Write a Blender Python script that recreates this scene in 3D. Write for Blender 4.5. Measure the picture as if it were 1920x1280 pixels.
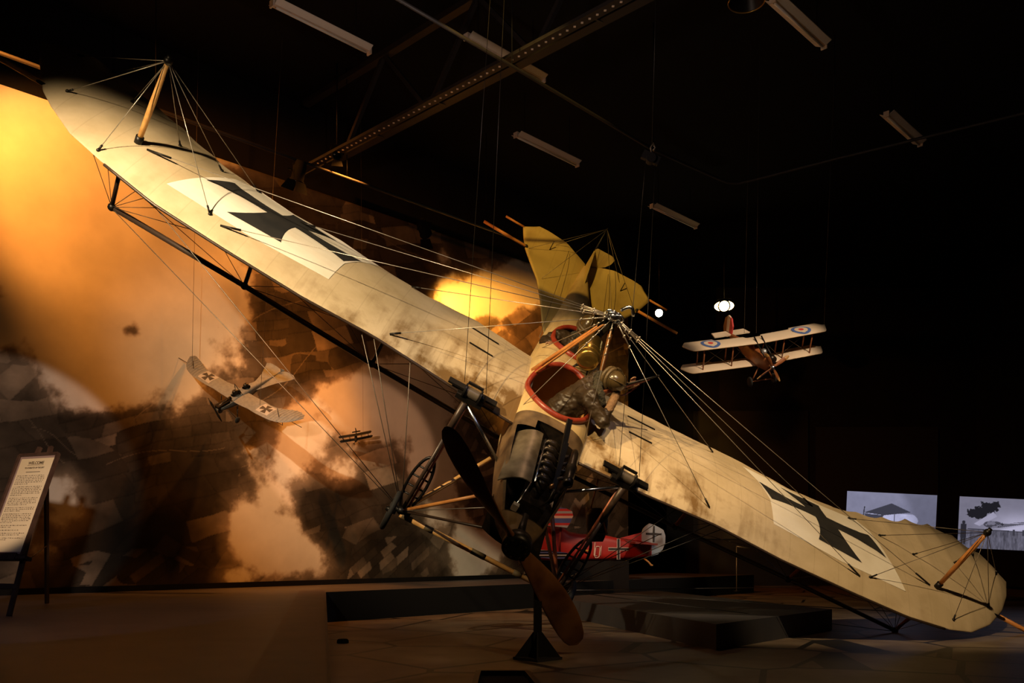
import bpy, math, random
import numpy as np
from mathutils import Vector, Matrix
random.seed(7)
rng = np.random.default_rng(11)
SC = bpy.context.scene
COL = SC.collection
for o in list(bpy.data.objects):
    bpy.data.objects.remove(o)

# ------------------------------------------------------------------ camera
F, CX, HY, H = 1660.0, 960.0, 1030.0, 1.2          # focal length in px, optical centre column, horizon row, eye height
cam_d = bpy.data.cameras.new('camera')
cam = bpy.data.objects.new('camera', cam_d)
COL.objects.link(cam)
cam.location = (0, 0, H)
cam.rotation_euler = (math.pi / 2, 0, 0)
cam_d.sensor_width = 36
cam_d.lens = 36 * F / 1920
cam_d.shift_y = (HY - 640) / 1920
cam_d.clip_end = 200
SC.camera = cam
SC.view_settings.view_transform = 'Standard'
SC.view_settings.look = 'None'
SC.view_settings.gamma = 1
SC.view_settings.use_curve_mapping = False
SC.view_settings.exposure = 0.0

# ------------------------------------------------------------------ world and room lights
w = bpy.data.worlds.new('world')
SC.world = w
w.use_nodes = True
w.node_tree.nodes['Background'].inputs[0].default_value = (0.5, 0.55, 0.8, 1)
w.node_tree.nodes['Background'].inputs[1].default_value = 0.0022


def spot(name, loc, aim, watt, col, cone, blend=.3, size=.08, along=None, squash=1.0):
    """along + squash: framing shutters, an oval beam with its long axis along that direction"""
    d = bpy.data.lights.new(name, 'SPOT')
    d.energy = watt
    d.color = col
    d.spot_size = math.radians(cone)
    d.spot_blend = blend
    d.shadow_soft_size = size
    o = bpy.data.objects.new(name, d)
    COL.objects.link(o)
    o.location = loc
    z = (Vector(loc) - Vector(aim)).normalized()
    if along is None:
        o.rotation_euler = (-z).to_track_quat('-Z', 'Y').to_euler()
    else:
        x = Vector(along)
        x = (x - z * x.dot(z)).normalized()
        o.rotation_euler = Matrix((x, z.cross(x), z)).transposed().to_euler()
        o.scale = (1, squash, 1)
    return o


WARM = (1.0, .78, .48)
YEL = (1.0, .66, .28)
ORANGE = (1.0, .36, .045)
PINK = (1.0, .58, .38)
SPAN = (.877, .166, -.45)
spot('spot_left_wing', (-5.2, 4.0, 6.6), (-3.1, 10.05, 4.55), 6200, (1.0, .75, .43), 61, 1.0, along=(.88, .2, -.50), squash=.50)
spot('spot_center', (-2.6, 3.6, 8.6), (1.1, 11.6, 3.35), 4000, YEL, 24, .6)
spot('spot_right_wing', (2.2, 4.2, 8.6), (4.0, 11.9, 1.5), 3700, (1.0, .70, .36), 50, .7, along=SPAN, squash=.42)
spot('spot_tail', (-1.6, 5.0, 9.3), (1.3, 16.4, 6.4), 4200, (1.0, .60, .12), 15, .3)
spot('spot_cool_fill', (3.5, 3.0, 8.0), (1.0, 11.0, 2.8), 330, (.75, .72, 1.0), 40, .5, along=SPAN, squash=.5)
spot('spot_mural_left', (-6.95, 12.9, 8.45), (-7.7, 14.3, 5.6), 60, (1.0, .42, .10), 140, .6)
spot('spot_mural_middle', (-2.6, 15.9, 8.4), (-5.4, 16.2, 3.4), 800, (1.0, .32, .045), 84, .7)
spot('spot_mural_low', (-1.4, 16.0, 8.4), (-4.7, 16.6, 1.8), 1500, (1.0, .31, .04), 50, .8)
spot('spot_mural_hot', (-1.5, 17.4, 7.0), (-0.5, 21.0, 6.1), 3800, (1.0, .40, .05), 54, .8)
spot('spot_mural_right', (.3, 19.4, 7.4), (1.6, 23.0, 4.6), 420, (1.0, .22, .03), 80, .6)
spot('spot_mural_wash', (-7.9, 10.6, 8.5), (-4.0, 17.6, 4.8), 2700, (1.0, .31, .04), 70, .6)
spot('spot_mural_cloud', (-2.5, 5.5, 3.0), (-3.4, 18.0, 3.2), 2300, (1.0, .50, .26), 15, .12)
spot('spot_easel', (-2.6, 3.4, 2.9), (-6.75, 11.3, 2.3), 1700, (1.0, .74, .55), 21, .12)
spot('spot_floor', (1.5, 12.5, 8.8), (1.4, 8.8, 0.0), 170, (1.0, .6, .35), 46, .8)
spot('spot_nose', (3.2, 4.6, 4.6), (.35, 9.4, .9), 330, (1.0, .66, .30), 22, .7)
spot('spot_platform', (-5.5, 2.0, 6.5), (-5.2, 8.4, .5), 170, (.60, .62, 1.0), 30, .12)
spot('spot_model', (6.0, 6.5, 8.4), (4.1, 15.0, 4.6), 2900, (1.0, .74, .48), 16, .5)
spot('spot_red', (4.2, 15.2, 3.6), (2.2, 20.0, 1.3), 75, (1.0, .8, .8), 40, .5)
spot('spot_ceiling', (-1.0, 9.0, 6.5), (0.5, 14.0, 9.0), 110, (1.0, .75, .6), 150, .6)

# ------------------------------------------------------------------ materials


def mat(name, col, rough=.6, metal=0.0, emit=None, es=0.0, noise=None, bump=0.0, bscale=60, spec=.5, attr=None):
    m = bpy.data.materials.new(name)
    m.use_nodes = True
    nt = m.node_tree
    b = nt.nodes['Principled BSDF']
    b.inputs['Roughness'].default_value = rough
    b.inputs['Metallic'].default_value = metal
    b.inputs['Specular IOR Level'].default_value = spec
    b.inputs['Base Color'].default_value = (*col, 1)
    tc = nt.nodes.new('ShaderNodeTexCoord')
    if attr:
        a = nt.nodes.new('ShaderNodeAttribute')
        a.attribute_name = attr
        nt.links.new(a.outputs['Color'], b.inputs['Base Color'])
        if emit:
            nt.links.new(a.outputs['Color'], b.inputs['Emission Color'])
            b.inputs['Emission Strength'].default_value = es
            b.inputs['Base Color'].default_value = (0.02, 0.02, 0.02, 1)
            nt.links.remove(b.inputs['Base Color'].links[0])
    elif noise:
        col2, sc, detail = noise
        n = nt.nodes.new('ShaderNodeTexNoise')
        n.inputs['Scale'].default_value = sc
        n.inputs['Detail'].default_value = detail
        r = nt.nodes.new('ShaderNodeValToRGB')
        r.color_ramp.elements[0].position = .35
        r.color_ramp.elements[1].position = .68
        r.color_ramp.elements[0].color = (*col, 1)
        r.color_ramp.elements[1].color = (*col2, 1)
        nt.links.new(tc.outputs['Object'], n.inputs['Vector'])
        nt.links.new(n.outputs[0], r.inputs[0])
        nt.links.new(r.outputs[0], b.inputs['Base Color'])
    if emit and not attr:
        b.inputs['Emission Color'].default_value = (*emit, 1)
        b.inputs['Emission Strength'].default_value = es
    if bump:
        n2 = nt.nodes.new('ShaderNodeTexNoise')
        n2.inputs['Scale'].default_value = bscale
        n2.inputs['Detail'].default_value = 4
        bp = nt.nodes.new('ShaderNodeBump')
        bp.inputs['Strength'].default_value = bump
        bp.inputs['Distance'].default_value = .02
        nt.links.new(tc.outputs['Object'], n2.inputs['Vector'])
        nt.links.new(n2.outputs[0], bp.inputs['Height'])
        nt.links.new(bp.outputs[0], b.inputs['Normal'])
    return m


M = {}
M['black'] = mat('black_paint', (.006, .006, .006), .9, spec=.1)
M['wallblack'] = mat('black_wall_paint', (.010, .009, .010), .95, noise=((.014, .012, .012), 1.5, 3), spec=.1)
M['panel'] = mat('dark_panel_paint', (.022, .021, .023), .9, spec=.1)
M['ceil'] = mat('ceiling_black', (.008, .008, .009), .95, spec=.1)
M['steel'] = mat('dark_truss_steel', (.018, .015, .016), .6, .2)
M['platform'] = mat('platform_vinyl', (.050, .044, .050), .55, noise=((.068, .060, .064), 2.5, 4))
M['kerb'] = mat('kerb_wood', (.075, .050, .045), .6, noise=((.10, .068, .058), 3, 5))
M['plinth'] = mat('plinth_charcoal', (.024, .024, .030), .6, noise=((.034, .032, .036), 2, 4))
M['riser'] = mat('riser_black', (.008, .008, .009), .85, spec=.2)
M['fabric_dk'] = mat('stained_fabric', (.3, .22, .12), .7)
M['white'] = mat('marking_white', (.83, .78, .70), .65, noise=((.74, .67, .57), 2.2, 5))
M['cross'] = mat('marking_black', (.018, .018, .02), .6, noise=((.03, .028, .028), 4, 5))
M['wood'] = mat('varnished_ash', (.46, .17, .04), .4, noise=((.60, .26, .07), 7, 5))
M['wood_red'] = mat('red_stained_wood', (.24, .06, .025), .4, noise=((.34, .10, .04), 9, 5))
M['bamboo'] = mat('bamboo', (.52, .27, .08), .45, noise=((.66, .38, .13), 12, 5))
M['bamboo_dk'] = mat('pole_binding', (.10, .07, .03), .7)
M['dark'] = mat('dark_blued_steel', (.02, .018, .017), .4, .7)
M['darkrod'] = mat('dark_strut_paint', (.045, .028, .02), .4, .2)
M['chrome'] = mat('polished_steel', (.55, .6, .7), .22, 1)
M['alu'] = mat('aluminium_cowl', (.085, .065, .042), .42, .4, noise=((.26, .21, .145), 4, 6), bump=.1, bscale=9)
M['silver'] = mat('bright_bracket', (.7, .72, .75), .35, .8)
M['brass'] = mat('brass_tank', (.50, .33, .08), .28, .9, noise=((.40, .25, .06), 3, 4), bump=.08, bscale=8)
M['coaming'] = mat('red_leather_coaming', (.19, .020, .010), .36, noise=((.27, .040, .016), 8, 5), bump=.15, bscale=30)
M['wire'] = mat('wire_steel', (.42, .38, .33), .35, .7)
M['wire_dk'] = mat('wire_dark', (.16, .13, .10), .45, .6)
M['leather'] = mat('brown_flying_leather', (.020, .012, .006), .45, noise=((.042, .026, .012), 5, 5), bump=.3, bscale=14, spec=.4)
M['fur'] = mat('dark_fur', (.022, .018, .010), .95, noise=((.05, .04, .022), 40, 4), bump=1.0, bscale=70)
M['helmet'] = mat('brown_helmet', (.050, .032, .012), .24, noise=((.08, .052, .02), 5, 4))
M['strap'] = mat('leather_roll', (.065, .042, .016), .5, noise=((.10, .065, .025), 14, 4), bump=.2)
M['skin'] = mat('weathered_skin', (.26, .135, .065), .55, noise=((.20, .10, .05), 9, 4))
M['glass'] = mat('goggle_glass', (.04, .05, .06), .12)
M['glove'] = mat('tan_sleeve', (.13, .066, .026), .75, noise=((.19, .105, .045), 24, 4), bump=.6, bscale=40)
M['rubber'] = mat('tyre_rubber', (.018, .018, .018), .75)
M['engine'] = mat('engine_black', (.022, .018, .015), .33, .6, noise=((.05, .035, .025), 12, 5))
M['copper'] = mat('copper_pipe', (.5, .26, .12), .3, .9)
M['red'] = mat('red_doped_fabric', (.42, .018, .012), .5, noise=((.36, .012, .010), 3, 4))
M['red_dark'] = mat('dark_red_fabric', (.17, .016, .012), .6)
M['paleblue'] = mat('pale_blue_paint', (.42, .52, .62), .6, noise=((.34, .42, .52), 2, 4))
M['yellow'] = mat('yellow_line', (.7, .45, .03), .5)
M['letter'] = mat('white_letter', (.75, .62, .58), .6)
M['stripe_b'] = mat('stripe_blue', (.07, .12, .42), .6)
M['stripe_r'] = mat('stripe_red', (.55, .035, .03), .6)
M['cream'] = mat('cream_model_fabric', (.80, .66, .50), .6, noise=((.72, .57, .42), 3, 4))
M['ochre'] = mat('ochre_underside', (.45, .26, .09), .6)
M['blue'] = mat('roundel_blue', (.08, .15, .42), .6)
M['rred'] = mat('roundel_red', (.62, .05, .05), .6)
M['mwood'] = mat('model_wood', (.34, .12, .04), .4, noise=((.25, .08, .03), 20, 4))
M['mgrey'] = mat('model_grey_fabric', (.13, .145, .16), .7, noise=((.10, .11, .125), 4, 4))
M['mpanel'] = mat('model_marking_grey', (.24, .25, .27), .7)
M['tube'] = mat('fluorescent_white', (.85, .78, .72), .5)
M['tubehouse'] = mat('batten_housing', (.74, .64, .56), .6, noise=((.62, .52, .44), 6, 4))
M['easel'] = mat('dark_easel_wood', (.055, .028, .018), .45, noise=((.085, .045, .028), 10, 4))
M['paper'] = mat('cream_paper', (.80, .63, .38), .7)
M['ink'] = mat('ink_brown', (.10, .065, .035), .8)
M['mount'] = mat('mauve_mount', (.33, .22, .18), .7)
M['lamp_on'] = mat('lamp_bulb_lit', (1, .9, .7), .5, emit=(1, .86, .60), es=60)
M['lamp_warm'] = mat('lamp_reflector_lit', (1, .8, .4), .5, emit=(1, .70, .26), es=18)
M['lamp_dim'] = mat('lamp_edge_lit', (1, .8, .6), .5, emit=(.8, .9, 1.0), es=1.2)


def fabric(name, base, light, stain, rib=.36, stain_amt=.5, stain_le=True):
    """doped linen with rib lines, blotchy dirt and oil stains near the leading edge and the wing root (local x span, y chord)"""
    m = bpy.data.materials.new(name)
    m.use_nodes = True
    nt = m.node_tree
    N, L = nt.nodes, nt.links
    b = N['Principled BSDF']
    b.inputs['Roughness'].default_value = .62
    b.inputs['Specular IOR Level'].default_value = .3
    tc = N.new('ShaderNodeTexCoord')
    sep = N.new('ShaderNodeSeparateXYZ')
    L.new(tc.outputs['Object'], sep.inputs[0])

    def math_(op, a, c=None, clamp=False):
        n = N.new('ShaderNodeMath')
        n.operation = op
        n.use_clamp = clamp
        for i, q in enumerate((a, c)):
            if q is None:
                continue
            if isinstance(q, (int, float)):
                n.inputs[i].default_value = q
            else:
                L.new(q, n.inputs[i])
        return n.outputs[0]

    def noise(scale, detail=5, vec=None):
        n = N.new('ShaderNodeTexNoise')
        n.inputs['Scale'].default_value = scale
        n.inputs['Detail'].default_value = detail
        n.inputs['Roughness'].default_value = .6
        L.new(vec or tc.outputs['Object'], n.inputs['Vector'])
        return n.outputs[0]

    def mix(fac, a, c):
        n = N.new('ShaderNodeMix')
        n.data_type = 'RGBA'
        L.new(fac, n.inputs['Factor']) if not isinstance(fac, float) else setattr(n.inputs['Factor'], 'default_value', fac)
        for sock, q in ((n.inputs[6], a), (n.inputs[7], c)):
            if isinstance(q, tuple):
                sock.default_value = (*q, 1)
            else:
                L.new(q, sock)
        return n.outputs[2]
    ax = math_('ABSOLUTE', sep.outputs[0])
    blotch = math_('MULTIPLY', math_('SUBTRACT', noise(1.1), .38), 3.2, True)
    c = mix(blotch, base, light)
    mp = N.new('ShaderNodeMapping')
    mp.inputs['Scale'].default_value = (3.2, .55, 1)
    L.new(tc.outputs['Object'], mp.inputs[0])
    streak = math_('MULTIPLY', math_('SUBTRACT', noise(1.3, 6, mp.outputs[0]), .50), 4.5, True)
    if stain_le:
        near = math_('SUBTRACT', 1.0, math_('MULTIPLY', ax, .27), True)              # strong close to the root
        le = math_('SUBTRACT', 1.15, math_('MULTIPLY', sep.outputs[1], .85), True)   # strong close to the leading edge
        patch = math_('MULTIPLY', math_('SUBTRACT', noise(1.7, 7), .47), 5.0, True)
        f = math_('MULTIPLY', math_('MULTIPLY', math_('ADD', math_('MULTIPLY', near, 2.6), .22), le), math_('ADD', math_('MULTIPLY', streak, .7), math_('ADD', math_('MULTIPLY', patch, .8), .06)), True)
    else:
        f = math_('MULTIPLY', streak, .8, True)
    f = math_('MULTIPLY', f, stain_amt, True)
    c = mix(f, c, stain)
    # rib lines
    fr = math_('FRACT', math_('DIVIDE', ax, rib))
    line = math_('LESS_THAN', math_('ABSOLUTE', math_('SUBTRACT', fr, .5)), .018)
    c = mix(math_('MULTIPLY', line, .16), c, (base[0] * .45, base[1] * .42, base[2] * .38))
    L.new(c, b.inputs['Base Color'])
    fine = noise(90, 3)
    bp = N.new('ShaderNodeBump')
    bp.inputs['Strength'].default_value = .12
    bp.inputs['Distance'].default_value = .01
    L.new(math_('ADD', fine, math_('MULTIPLY', noise(3, 4), 3)), bp.inputs['Height'])
    L.new(bp.outputs[0], b.inputs['Normal'])
    return m


M['wing'] = fabric('wing_linen', (.47, .37, .235), (.62, .50, .345), (.15, .08, .022), stain_amt=.95)
M['tail'] = fabric('tail_linen', (.42, .31, .11), (.50, .38, .15), (.25, .16, .05), rib=.42, stain_amt=.6, stain_le=False)
M['hull'] = fabric('fuselage_linen', (.44, .31, .135), (.53, .40, .20), (.15, .085, .035), rib=50, stain_amt=.75, stain_le=False)
M['hullwood'] = mat('fuselage_plywood', (.42, .20, .055), .5, noise=((.55, .29, .08), 5, 5))
M['noseskin'] = mat('oily_nose_skin', (.040, .022, .010), .5, noise=((.16, .10, .048), 4.2, 6))


M['prop'] = mat('laminated_propeller_wood', (.070, .024, .009), .3, noise=((.17, .070, .022), 3.5, 5))


def floor_mat():
    m = mat('cracked_earth_tiles', (.1, .07, .05), .5)
    nt = m.node_tree
    N, L = nt.nodes, nt.links
    b = N['Principled BSDF']
    tc = N.new('ShaderNodeTexCoord')
    mp = N.new('ShaderNodeMapping')
    mp.inputs['Scale'].default_value = (.62, .62, .62)
    mp.inputs['Rotation'].default_value = (0, 0, .5)
    L.new(tc.outputs['Object'], mp.inputs[0])
    v = N.new('ShaderNodeTexVoronoi')
    v.feature = 'DISTANCE_TO_EDGE'
    v.inputs['Scale'].default_value = 1.0
    v.inputs['Randomness'].default_value = .55
    L.new(mp.outputs[0], v.inputs['Vector'])
    v2 = N.new('ShaderNodeTexVoronoi')
    v2.inputs['Scale'].default_value = 1.0
    v2.inputs['Randomness'].default_value = .55
    L.new(mp.outputs[0], v2.inputs['Vector'])
    n = N.new('ShaderNodeTexNoise')
    n.inputs['Scale'].default_value = 1.4
    n.inputs['Detail'].default_value = 7
    L.new(tc.outputs['Object'], n.inputs['Vector'])
    r = N.new('ShaderNodeValToRGB')
    r.color_ramp.elements[0].position = .3
    r.color_ramp.elements[1].position = .7
    r.color_ramp.elements[0].color = (.085, .058, .042, 1)
    r.color_ramp.elements[1].color = (.19, .145, .105, 1)
    L.new(n.outputs[0], r.inputs[0])
    s = N.new('ShaderNodeMath')
    s.operation = 'LESS_THAN'
    s.inputs[1].default_value = .020
    L.new(v.outputs['Distance'], s.inputs[0])
    mx = N.new('ShaderNodeMix')
    mx.data_type = 'RGBA'
    L.new(s.outputs[0], mx.inputs['Factor'])
    L.new(r.outputs[0], mx.inputs[6])
    mx.inputs[7].default_value = (.008, .007, .006, 1)
    L.new(mx.outputs[2], b.inputs['Base Color'])
    b.inputs['Roughness'].default_value = .45
    bp = N.new('ShaderNodeBump')
    bp.inputs['Strength'].default_value = .4
    bp.inputs['Distance'].default_value = .02
    L.new(n.outputs[0], bp.inputs['Height'])
    L.new(bp.outputs[0], b.inputs['Normal'])
    return m


M['floor'] = floor_mat()

# ------------------------------------------------------------------ mesh toolkit


class MB:
    def __init__(s):
        s.v, s.f, s.mi, s.sm = [], [], [], []

    def add(s, vs, fs, mi=0, smooth=True):
        k = len(s.v)
        s.v += [tuple(map(float, p)) for p in vs]
        for f in fs:
            s.f.append(tuple(i + k for i in f))
            s.mi.append(mi)
            s.sm.append(smooth)
        return s

    def box(s, c, h, rot=None, mi=0):
        R_ = rot if rot is not None else Matrix.Identity(3)
        vs = []
        for x in (-1, 1):
            for y in (-1, 1):
                for z in (-1, 1):
                    vs.append(Vector(c) + R_ @ Vector((x * h[0], y * h[1], z * h[2])))
        fs = [(0, 1, 3, 2), (4, 6, 7, 5), (0, 4, 5, 1), (2, 3, 7, 6), (0, 2, 6, 4), (1, 5, 7, 3)]
        return s.add(vs, fs, mi, False)

    def bar(s, a, b, w_, h_, up=(0, 0, 1), mi=0):
        a, b = Vector(a), Vector(b)
        d = b - a
        L_ = d.length
        y = d.normalized()
        x = y.cross(Vector(up))
        if x.length < 1e-4:
            x = y.cross(Vector((1, 0, 0)))
        x.normalize()
        z = x.cross(y)
        return s.box((a + b) / 2, (w_ / 2, L_ / 2, h_ / 2), Matrix((x, y, z)).transposed(), mi)

    def tube(s, pts, r, seg=8, mi=0, caps=True, closed=False, flat=1.0, smooth=True):
        P_ = [Vector(p) for p in pts]
        n = len(P_)
        rs = list(r) if isinstance(r, (list, tuple)) else [r] * n
        vs = []
        prev = None
        for i in range(n):
            if closed:
                t = P_[(i + 1) % n] - P_[i - 1]
            else:
                t = P_[min(i + 1, n - 1)] - P_[max(i - 1, 0)]
            t = t.normalized() if t.length > 1e-9 else Vector((0, 0, 1))
            if prev is None:
                a = Vector((0, 0, 1)) if abs(t.z) < .9 else Vector((1, 0, 0))
                x = t.cross(a).normalized()
            else:
                x = (prev - t * prev.dot(t))
                x = x.normalized() if x.length > 1e-6 else t.orthogonal().normalized()
            prev = x
            y = t.cross(x)
            for k in range(seg):
                an = 2 * math.pi * k / seg
                vs.append(P_[i] + (x * math.cos(an) + y * math.sin(an) * flat) * rs[i])
        fs = []
        m_ = n if closed else n - 1
        for i in range(m_):
            j = (i + 1) % n
            for k in range(seg):
                k2 = (k + 1) % seg
                fs.append((i * seg + k, i * seg + k2, j * seg + k2, j * seg + k))
        s.add(vs, fs, mi, smooth)
        if caps and not closed:
            k0 = len(s.v) - n * seg
            s.f.append(tuple(k0 + k for k in reversed(range(seg))))
            s.f.append(tuple(k0 + (n - 1) * seg + k for k in range(seg)))
            s.mi += [mi, mi]
            s.sm += [False, False]
        return s

    def lathe(s, prof, o, axis, seg=24, mi=0, smooth=True):
        ax = Vector(axis).normalized()
        x = ax.orthogonal().normalized()
        y = ax.cross(x)
        o = Vector(o)
        vs = []
        for r, h in prof:
            for k in range(seg):
                an = 2 * math.pi * k / seg
                vs.append(o + ax * h + (x * math.cos(an) + y * math.sin(an)) * r)
        fs = []
        for i in range(len(prof) - 1):
            for k in range(seg):
                k2 = (k + 1) % seg
                fs.append((i * seg + k, i * seg + k2, (i + 1) * seg + k2, (i + 1) * seg + k))
        return s.add(vs, fs, mi, smooth)

    def disc(s, o, axis, r, thick, seg=24, mi=0):
        return s.lathe([(0.0001, -thick / 2), (r, -thick / 2), (r, thick / 2), (.0001, thick / 2)], o, axis, seg, mi, False)

    def ball(s, c, r, seg=16, rings=10, mi=0, rot=None):
        r = (r, r, r) if isinstance(r, (int, float)) else r
        R_ = rot if rot is not None else Matrix.Identity(3)
        vs, fs = [], []
        for i in range(rings + 1):
            th = math.pi * i / rings
            for k in range(seg):
                ph = 2 * math.pi * k / seg
                vs.append(Vector(c) + R_ @ Vector((r[0] * math.sin(th) * math.cos(ph), r[1] * math.sin(th) * math.sin(ph), r[2] * math.cos(th))))
        for i in range(rings):
            for k in range(seg):
                k2 = (k + 1) % seg
                fs.append((i * seg + k, (i + 1) * seg + k, (i + 1) * seg + k2, i * seg + k2))
        return s.add(vs, fs, mi)

    def grid(s, P_, mi=0, closed_u=False, keep=None):
        """P_[i][j] rows of points"""
        nu, nv = len(P_), len(P_[0])
        vs = [p for row in P_ for p in row]
        fs = []
        for i in range(nu if closed_u else nu - 1):
            i2 = (i + 1) % nu
            for j in range(nv - 1):
                if keep and not keep(i, j):
                    continue
                fs.append((i * nv + j, i2 * nv + j, i2 * nv + j + 1, i * nv + j + 1))
        return s.add(vs, fs, mi)

    def prism(s, poly, fn, mi=0):
        """poly of 2-D points, fn(p, side) -> 3-D; side 0/1"""
        n = len(poly)
        vs = [fn(p, 0) for p in poly] + [fn(p, 1) for p in poly]
        fs = [tuple(reversed(range(n))), tuple(range(n, 2 * n))]
        for i in range(n):
            j = (i + 1) % n
            fs.append((i, j, n + j, n + i))
        return s.add(vs, fs, mi, False)

    def build(s, name, mats, parent=None):
        me = bpy.data.meshes.new(name)
        me.from_pydata(s.v, [], s.f)
        for m in (mats if isinstance(mats, (list, tuple)) else [mats]):
            me.materials.append(m)
        me.polygons.foreach_set('material_index', s.mi)
        me.polygons.foreach_set('use_smooth', s.sm)
        me.update()
        o = bpy.data.objects.new(name, me)
        COL.objects.link(o)
        if parent is not None:
            o.parent = parent
        return o


def tag(o, label=None, cat=None, group=None, kind=None):
    if label:
        o['label'] = label
    if cat:
        o['category'] = cat
    if group:
        o['group'] = group
    if kind:
        o['kind'] = kind
    return o


def empty(name, mw=None, label=None, cat=None, group=None):
    o = bpy.data.objects.new(name, None)
    o.empty_display_size = .2
    COL.objects.link(o)
    if mw is not None:
        o.matrix_world = mw
    return tag(o, label, cat, group)


def frame(Rm, T, s=1.0):
    m = Matrix([list(map(float, r)) for r in Rm]).to_4x4()
    for i in range(3):
        for j in range(3):
            m[i][j] *= s
    m.translation = Vector(T)
    return m


def at(px, py, Y):
    return Vector(((px - CX) / F * Y, Y, H + (HY - py) / F * Y))


def on_z(px, py, z):
    Y = (H - z) * F / (py - HY)
    return Vector(((px - CX) / F * Y, Y, z))


# fractal noise on numpy arrays
def vnoise(x, y, seed):
    r = np.random.default_rng(seed)
    T_ = r.random((256, 256))
    xi, yi = np.floor(x).astype(int), np.floor(y).astype(int)
    fx, fy = x - xi, y - yi
    fx, fy = fx * fx * (3 - 2 * fx), fy * fy * (3 - 2 * fy)
    a, b = T_[xi % 256, yi % 256], T_[(xi + 1) % 256, yi % 256]
    c, d = T_[xi % 256, (yi + 1) % 256], T_[(xi + 1) % 256, (yi + 1) % 256]
    return (a * (1 - fx) + b * fx) * (1 - fy) + (c * (1 - fx) + d * fx) * fy


def fbm(x, y, seed, octv=6, gain=.55):
    t, amp, tot = 0, 1., 0
    for k in range(octv):
        t = t + amp * vnoise(x * 2 ** k + 13.7 * k, y * 2 ** k + 7.1 * k, seed + k)
        tot += amp
        amp *= gain
    return t / tot


def sstep(a, b, x):
    t = np.clip((x - a) / (b - a), 0, 1)
    return t * t * (3 - 2 * t)


def colour_grid(P_, colours, name, m, parent=None):
    """grid of points (nu,nv,3) with a colour per vertex, a printed sheet"""
    nu, nv = P_.shape[:2]
    me = bpy.data.meshes.new(name)
    idx = np.arange(nu * nv).reshape(nu, nv)
    q = np.stack([idx[:-1, :-1], idx[1:, :-1], idx[1:, 1:], idx[:-1, 1:]], -1).reshape(-1, 4)
    me.vertices.add(nu * nv)
    me.vertices.foreach_set('co', P_.reshape(-1).astype(np.float32))
    me.loops.add(q.size)
    me.loops.foreach_set('vertex_index', q.reshape(-1).astype(np.int32))
    me.polygons.add(len(q))
    me.polygons.foreach_set('loop_start', np.arange(0, q.size, 4, dtype=np.int32))
    a = me.color_attributes.new('print', 'FLOAT_COLOR', 'POINT')
    c4 = np.ones((nu * nv, 4), np.float32)
    c4[:, :3] = colours.reshape(-1, 3)
    a.data.foreach_set('color', c4.reshape(-1))
    me.materials.append(m)
    me.update()
    me.validate()
    o = bpy.data.objects.new(name, me)
    COL.objects.link(o)
    if parent is not None:
        o.parent = parent
    return o


# ------------------------------------------------------------------ the room
W0 = Vector((-7.81, 13.5, 0))
D1 = Vector((11.04, 11.3, 0)).normalized()         # along the mural wall
N1 = Vector((D1.y, -D1.x, 0))                      # out of the mural wall into the hall
CEIL = 9.9


def struct(name, mb, m):
    return tag(mb.build(name, m), kind='structure')


mb = MB().add([(-16, -3, 0), (22, -3, 0), (22, 34, 0), (-16, 34, 0)], [(0, 1, 2, 3)], 0, False)
struct('floor', mb, M['floor'])
mb = MB().add([(-16, -3, CEIL), (-16, 34, CEIL), (22, 34, CEIL), (22, -3, CEIL)], [(0, 1, 2, 3)], 0, False)
struct('ceiling', mb, M['ceil'])
mb = MB()
a, b = W0 - D1 * 9 - N1 * .12, W0 + D1 * 15.7 - N1 * .12
mb.bar((a.x, a.y, CEIL / 2), (b.x, b.y, CEIL / 2), .2, CEIL)
struct('wall_left', mb, M['wallblack'])
mb = MB().box((9, 29.5, CEIL / 2), (17, .1, CEIL / 2))
struct('wall_back', mb, M['wallblack'])
mb = MB().box((15.5, 14, CEIL / 2), (.1, 17, CEIL / 2))
struct('wall_right', mb, M['wallblack'])
# paler panels on the far wall
for (x0, x1, y0, y1), nm in (((1300, 1516, 770, 1010), 'trim_1'), ((1531, 1760, 800, 1010), 'trim_2')):
    A_, B_ = at(x0, y1, 29.3), at(x1, y0, 29.3)
    struct(nm, MB().box(((A_.x + B_.x) / 2, 29.36, (A_.z + B_.z) / 2), ((B_.x - A_.x) / 2, .03, (B_.z - A_.z) / 2)), M['panel'])

# raised platform on the left, along the mural
PZ = .5
e0 = Vector((-3.07, 14.6, PZ))
e1 = Vector((.55, -2.4, PZ))
k0 = e0 + D1 * 14
pl = [e0, k0, k0 - N1 * 3.4 + D1 * 0, W0 - N1 * .02 - D1 * 8, Vector((-15, -2.4, 0)), e1]
poly = [(p.x, p.y) for p in pl]
mb = MB().prism(poly, lambda p, s: (p[0], p[1], PZ * s), 0)
struct('floor_platform', mb, [M['platform']])
# dark riser cladding on the platform's step and a wooden kerb on its end
n_out = N1 * .012
mb = MB()
mb.add([e0 + n_out, k0 + n_out, (k0.x + n_out.x, k0.y + n_out.y, 0.0), (e0.x + n_out.x, e0.y + n_out.y, 0.0)], [(0, 1, 2, 3)], 0, False)
struct('trim_3', mb, M['riser'])
kd = (e1 - e0).normalized()
kl = Vector((kd.y, -kd.x, 0))
if kl.x > 0:
    kl = -kl
mb = MB().prism([((e0 + kl * .02).x, (e0 + kl * .02).y), ((e0 + kl * .42).x, (e0 + kl * .42).y), ((e1 + kl * .42).x, (e1 + kl * .42).y), ((e1 + kl * .02).x, (e1 + kl * .02).y)],
                lambda p, s: (p[0], p[1], PZ + .035 * s))
struct('trim_4', mb, M['kerb'])

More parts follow.
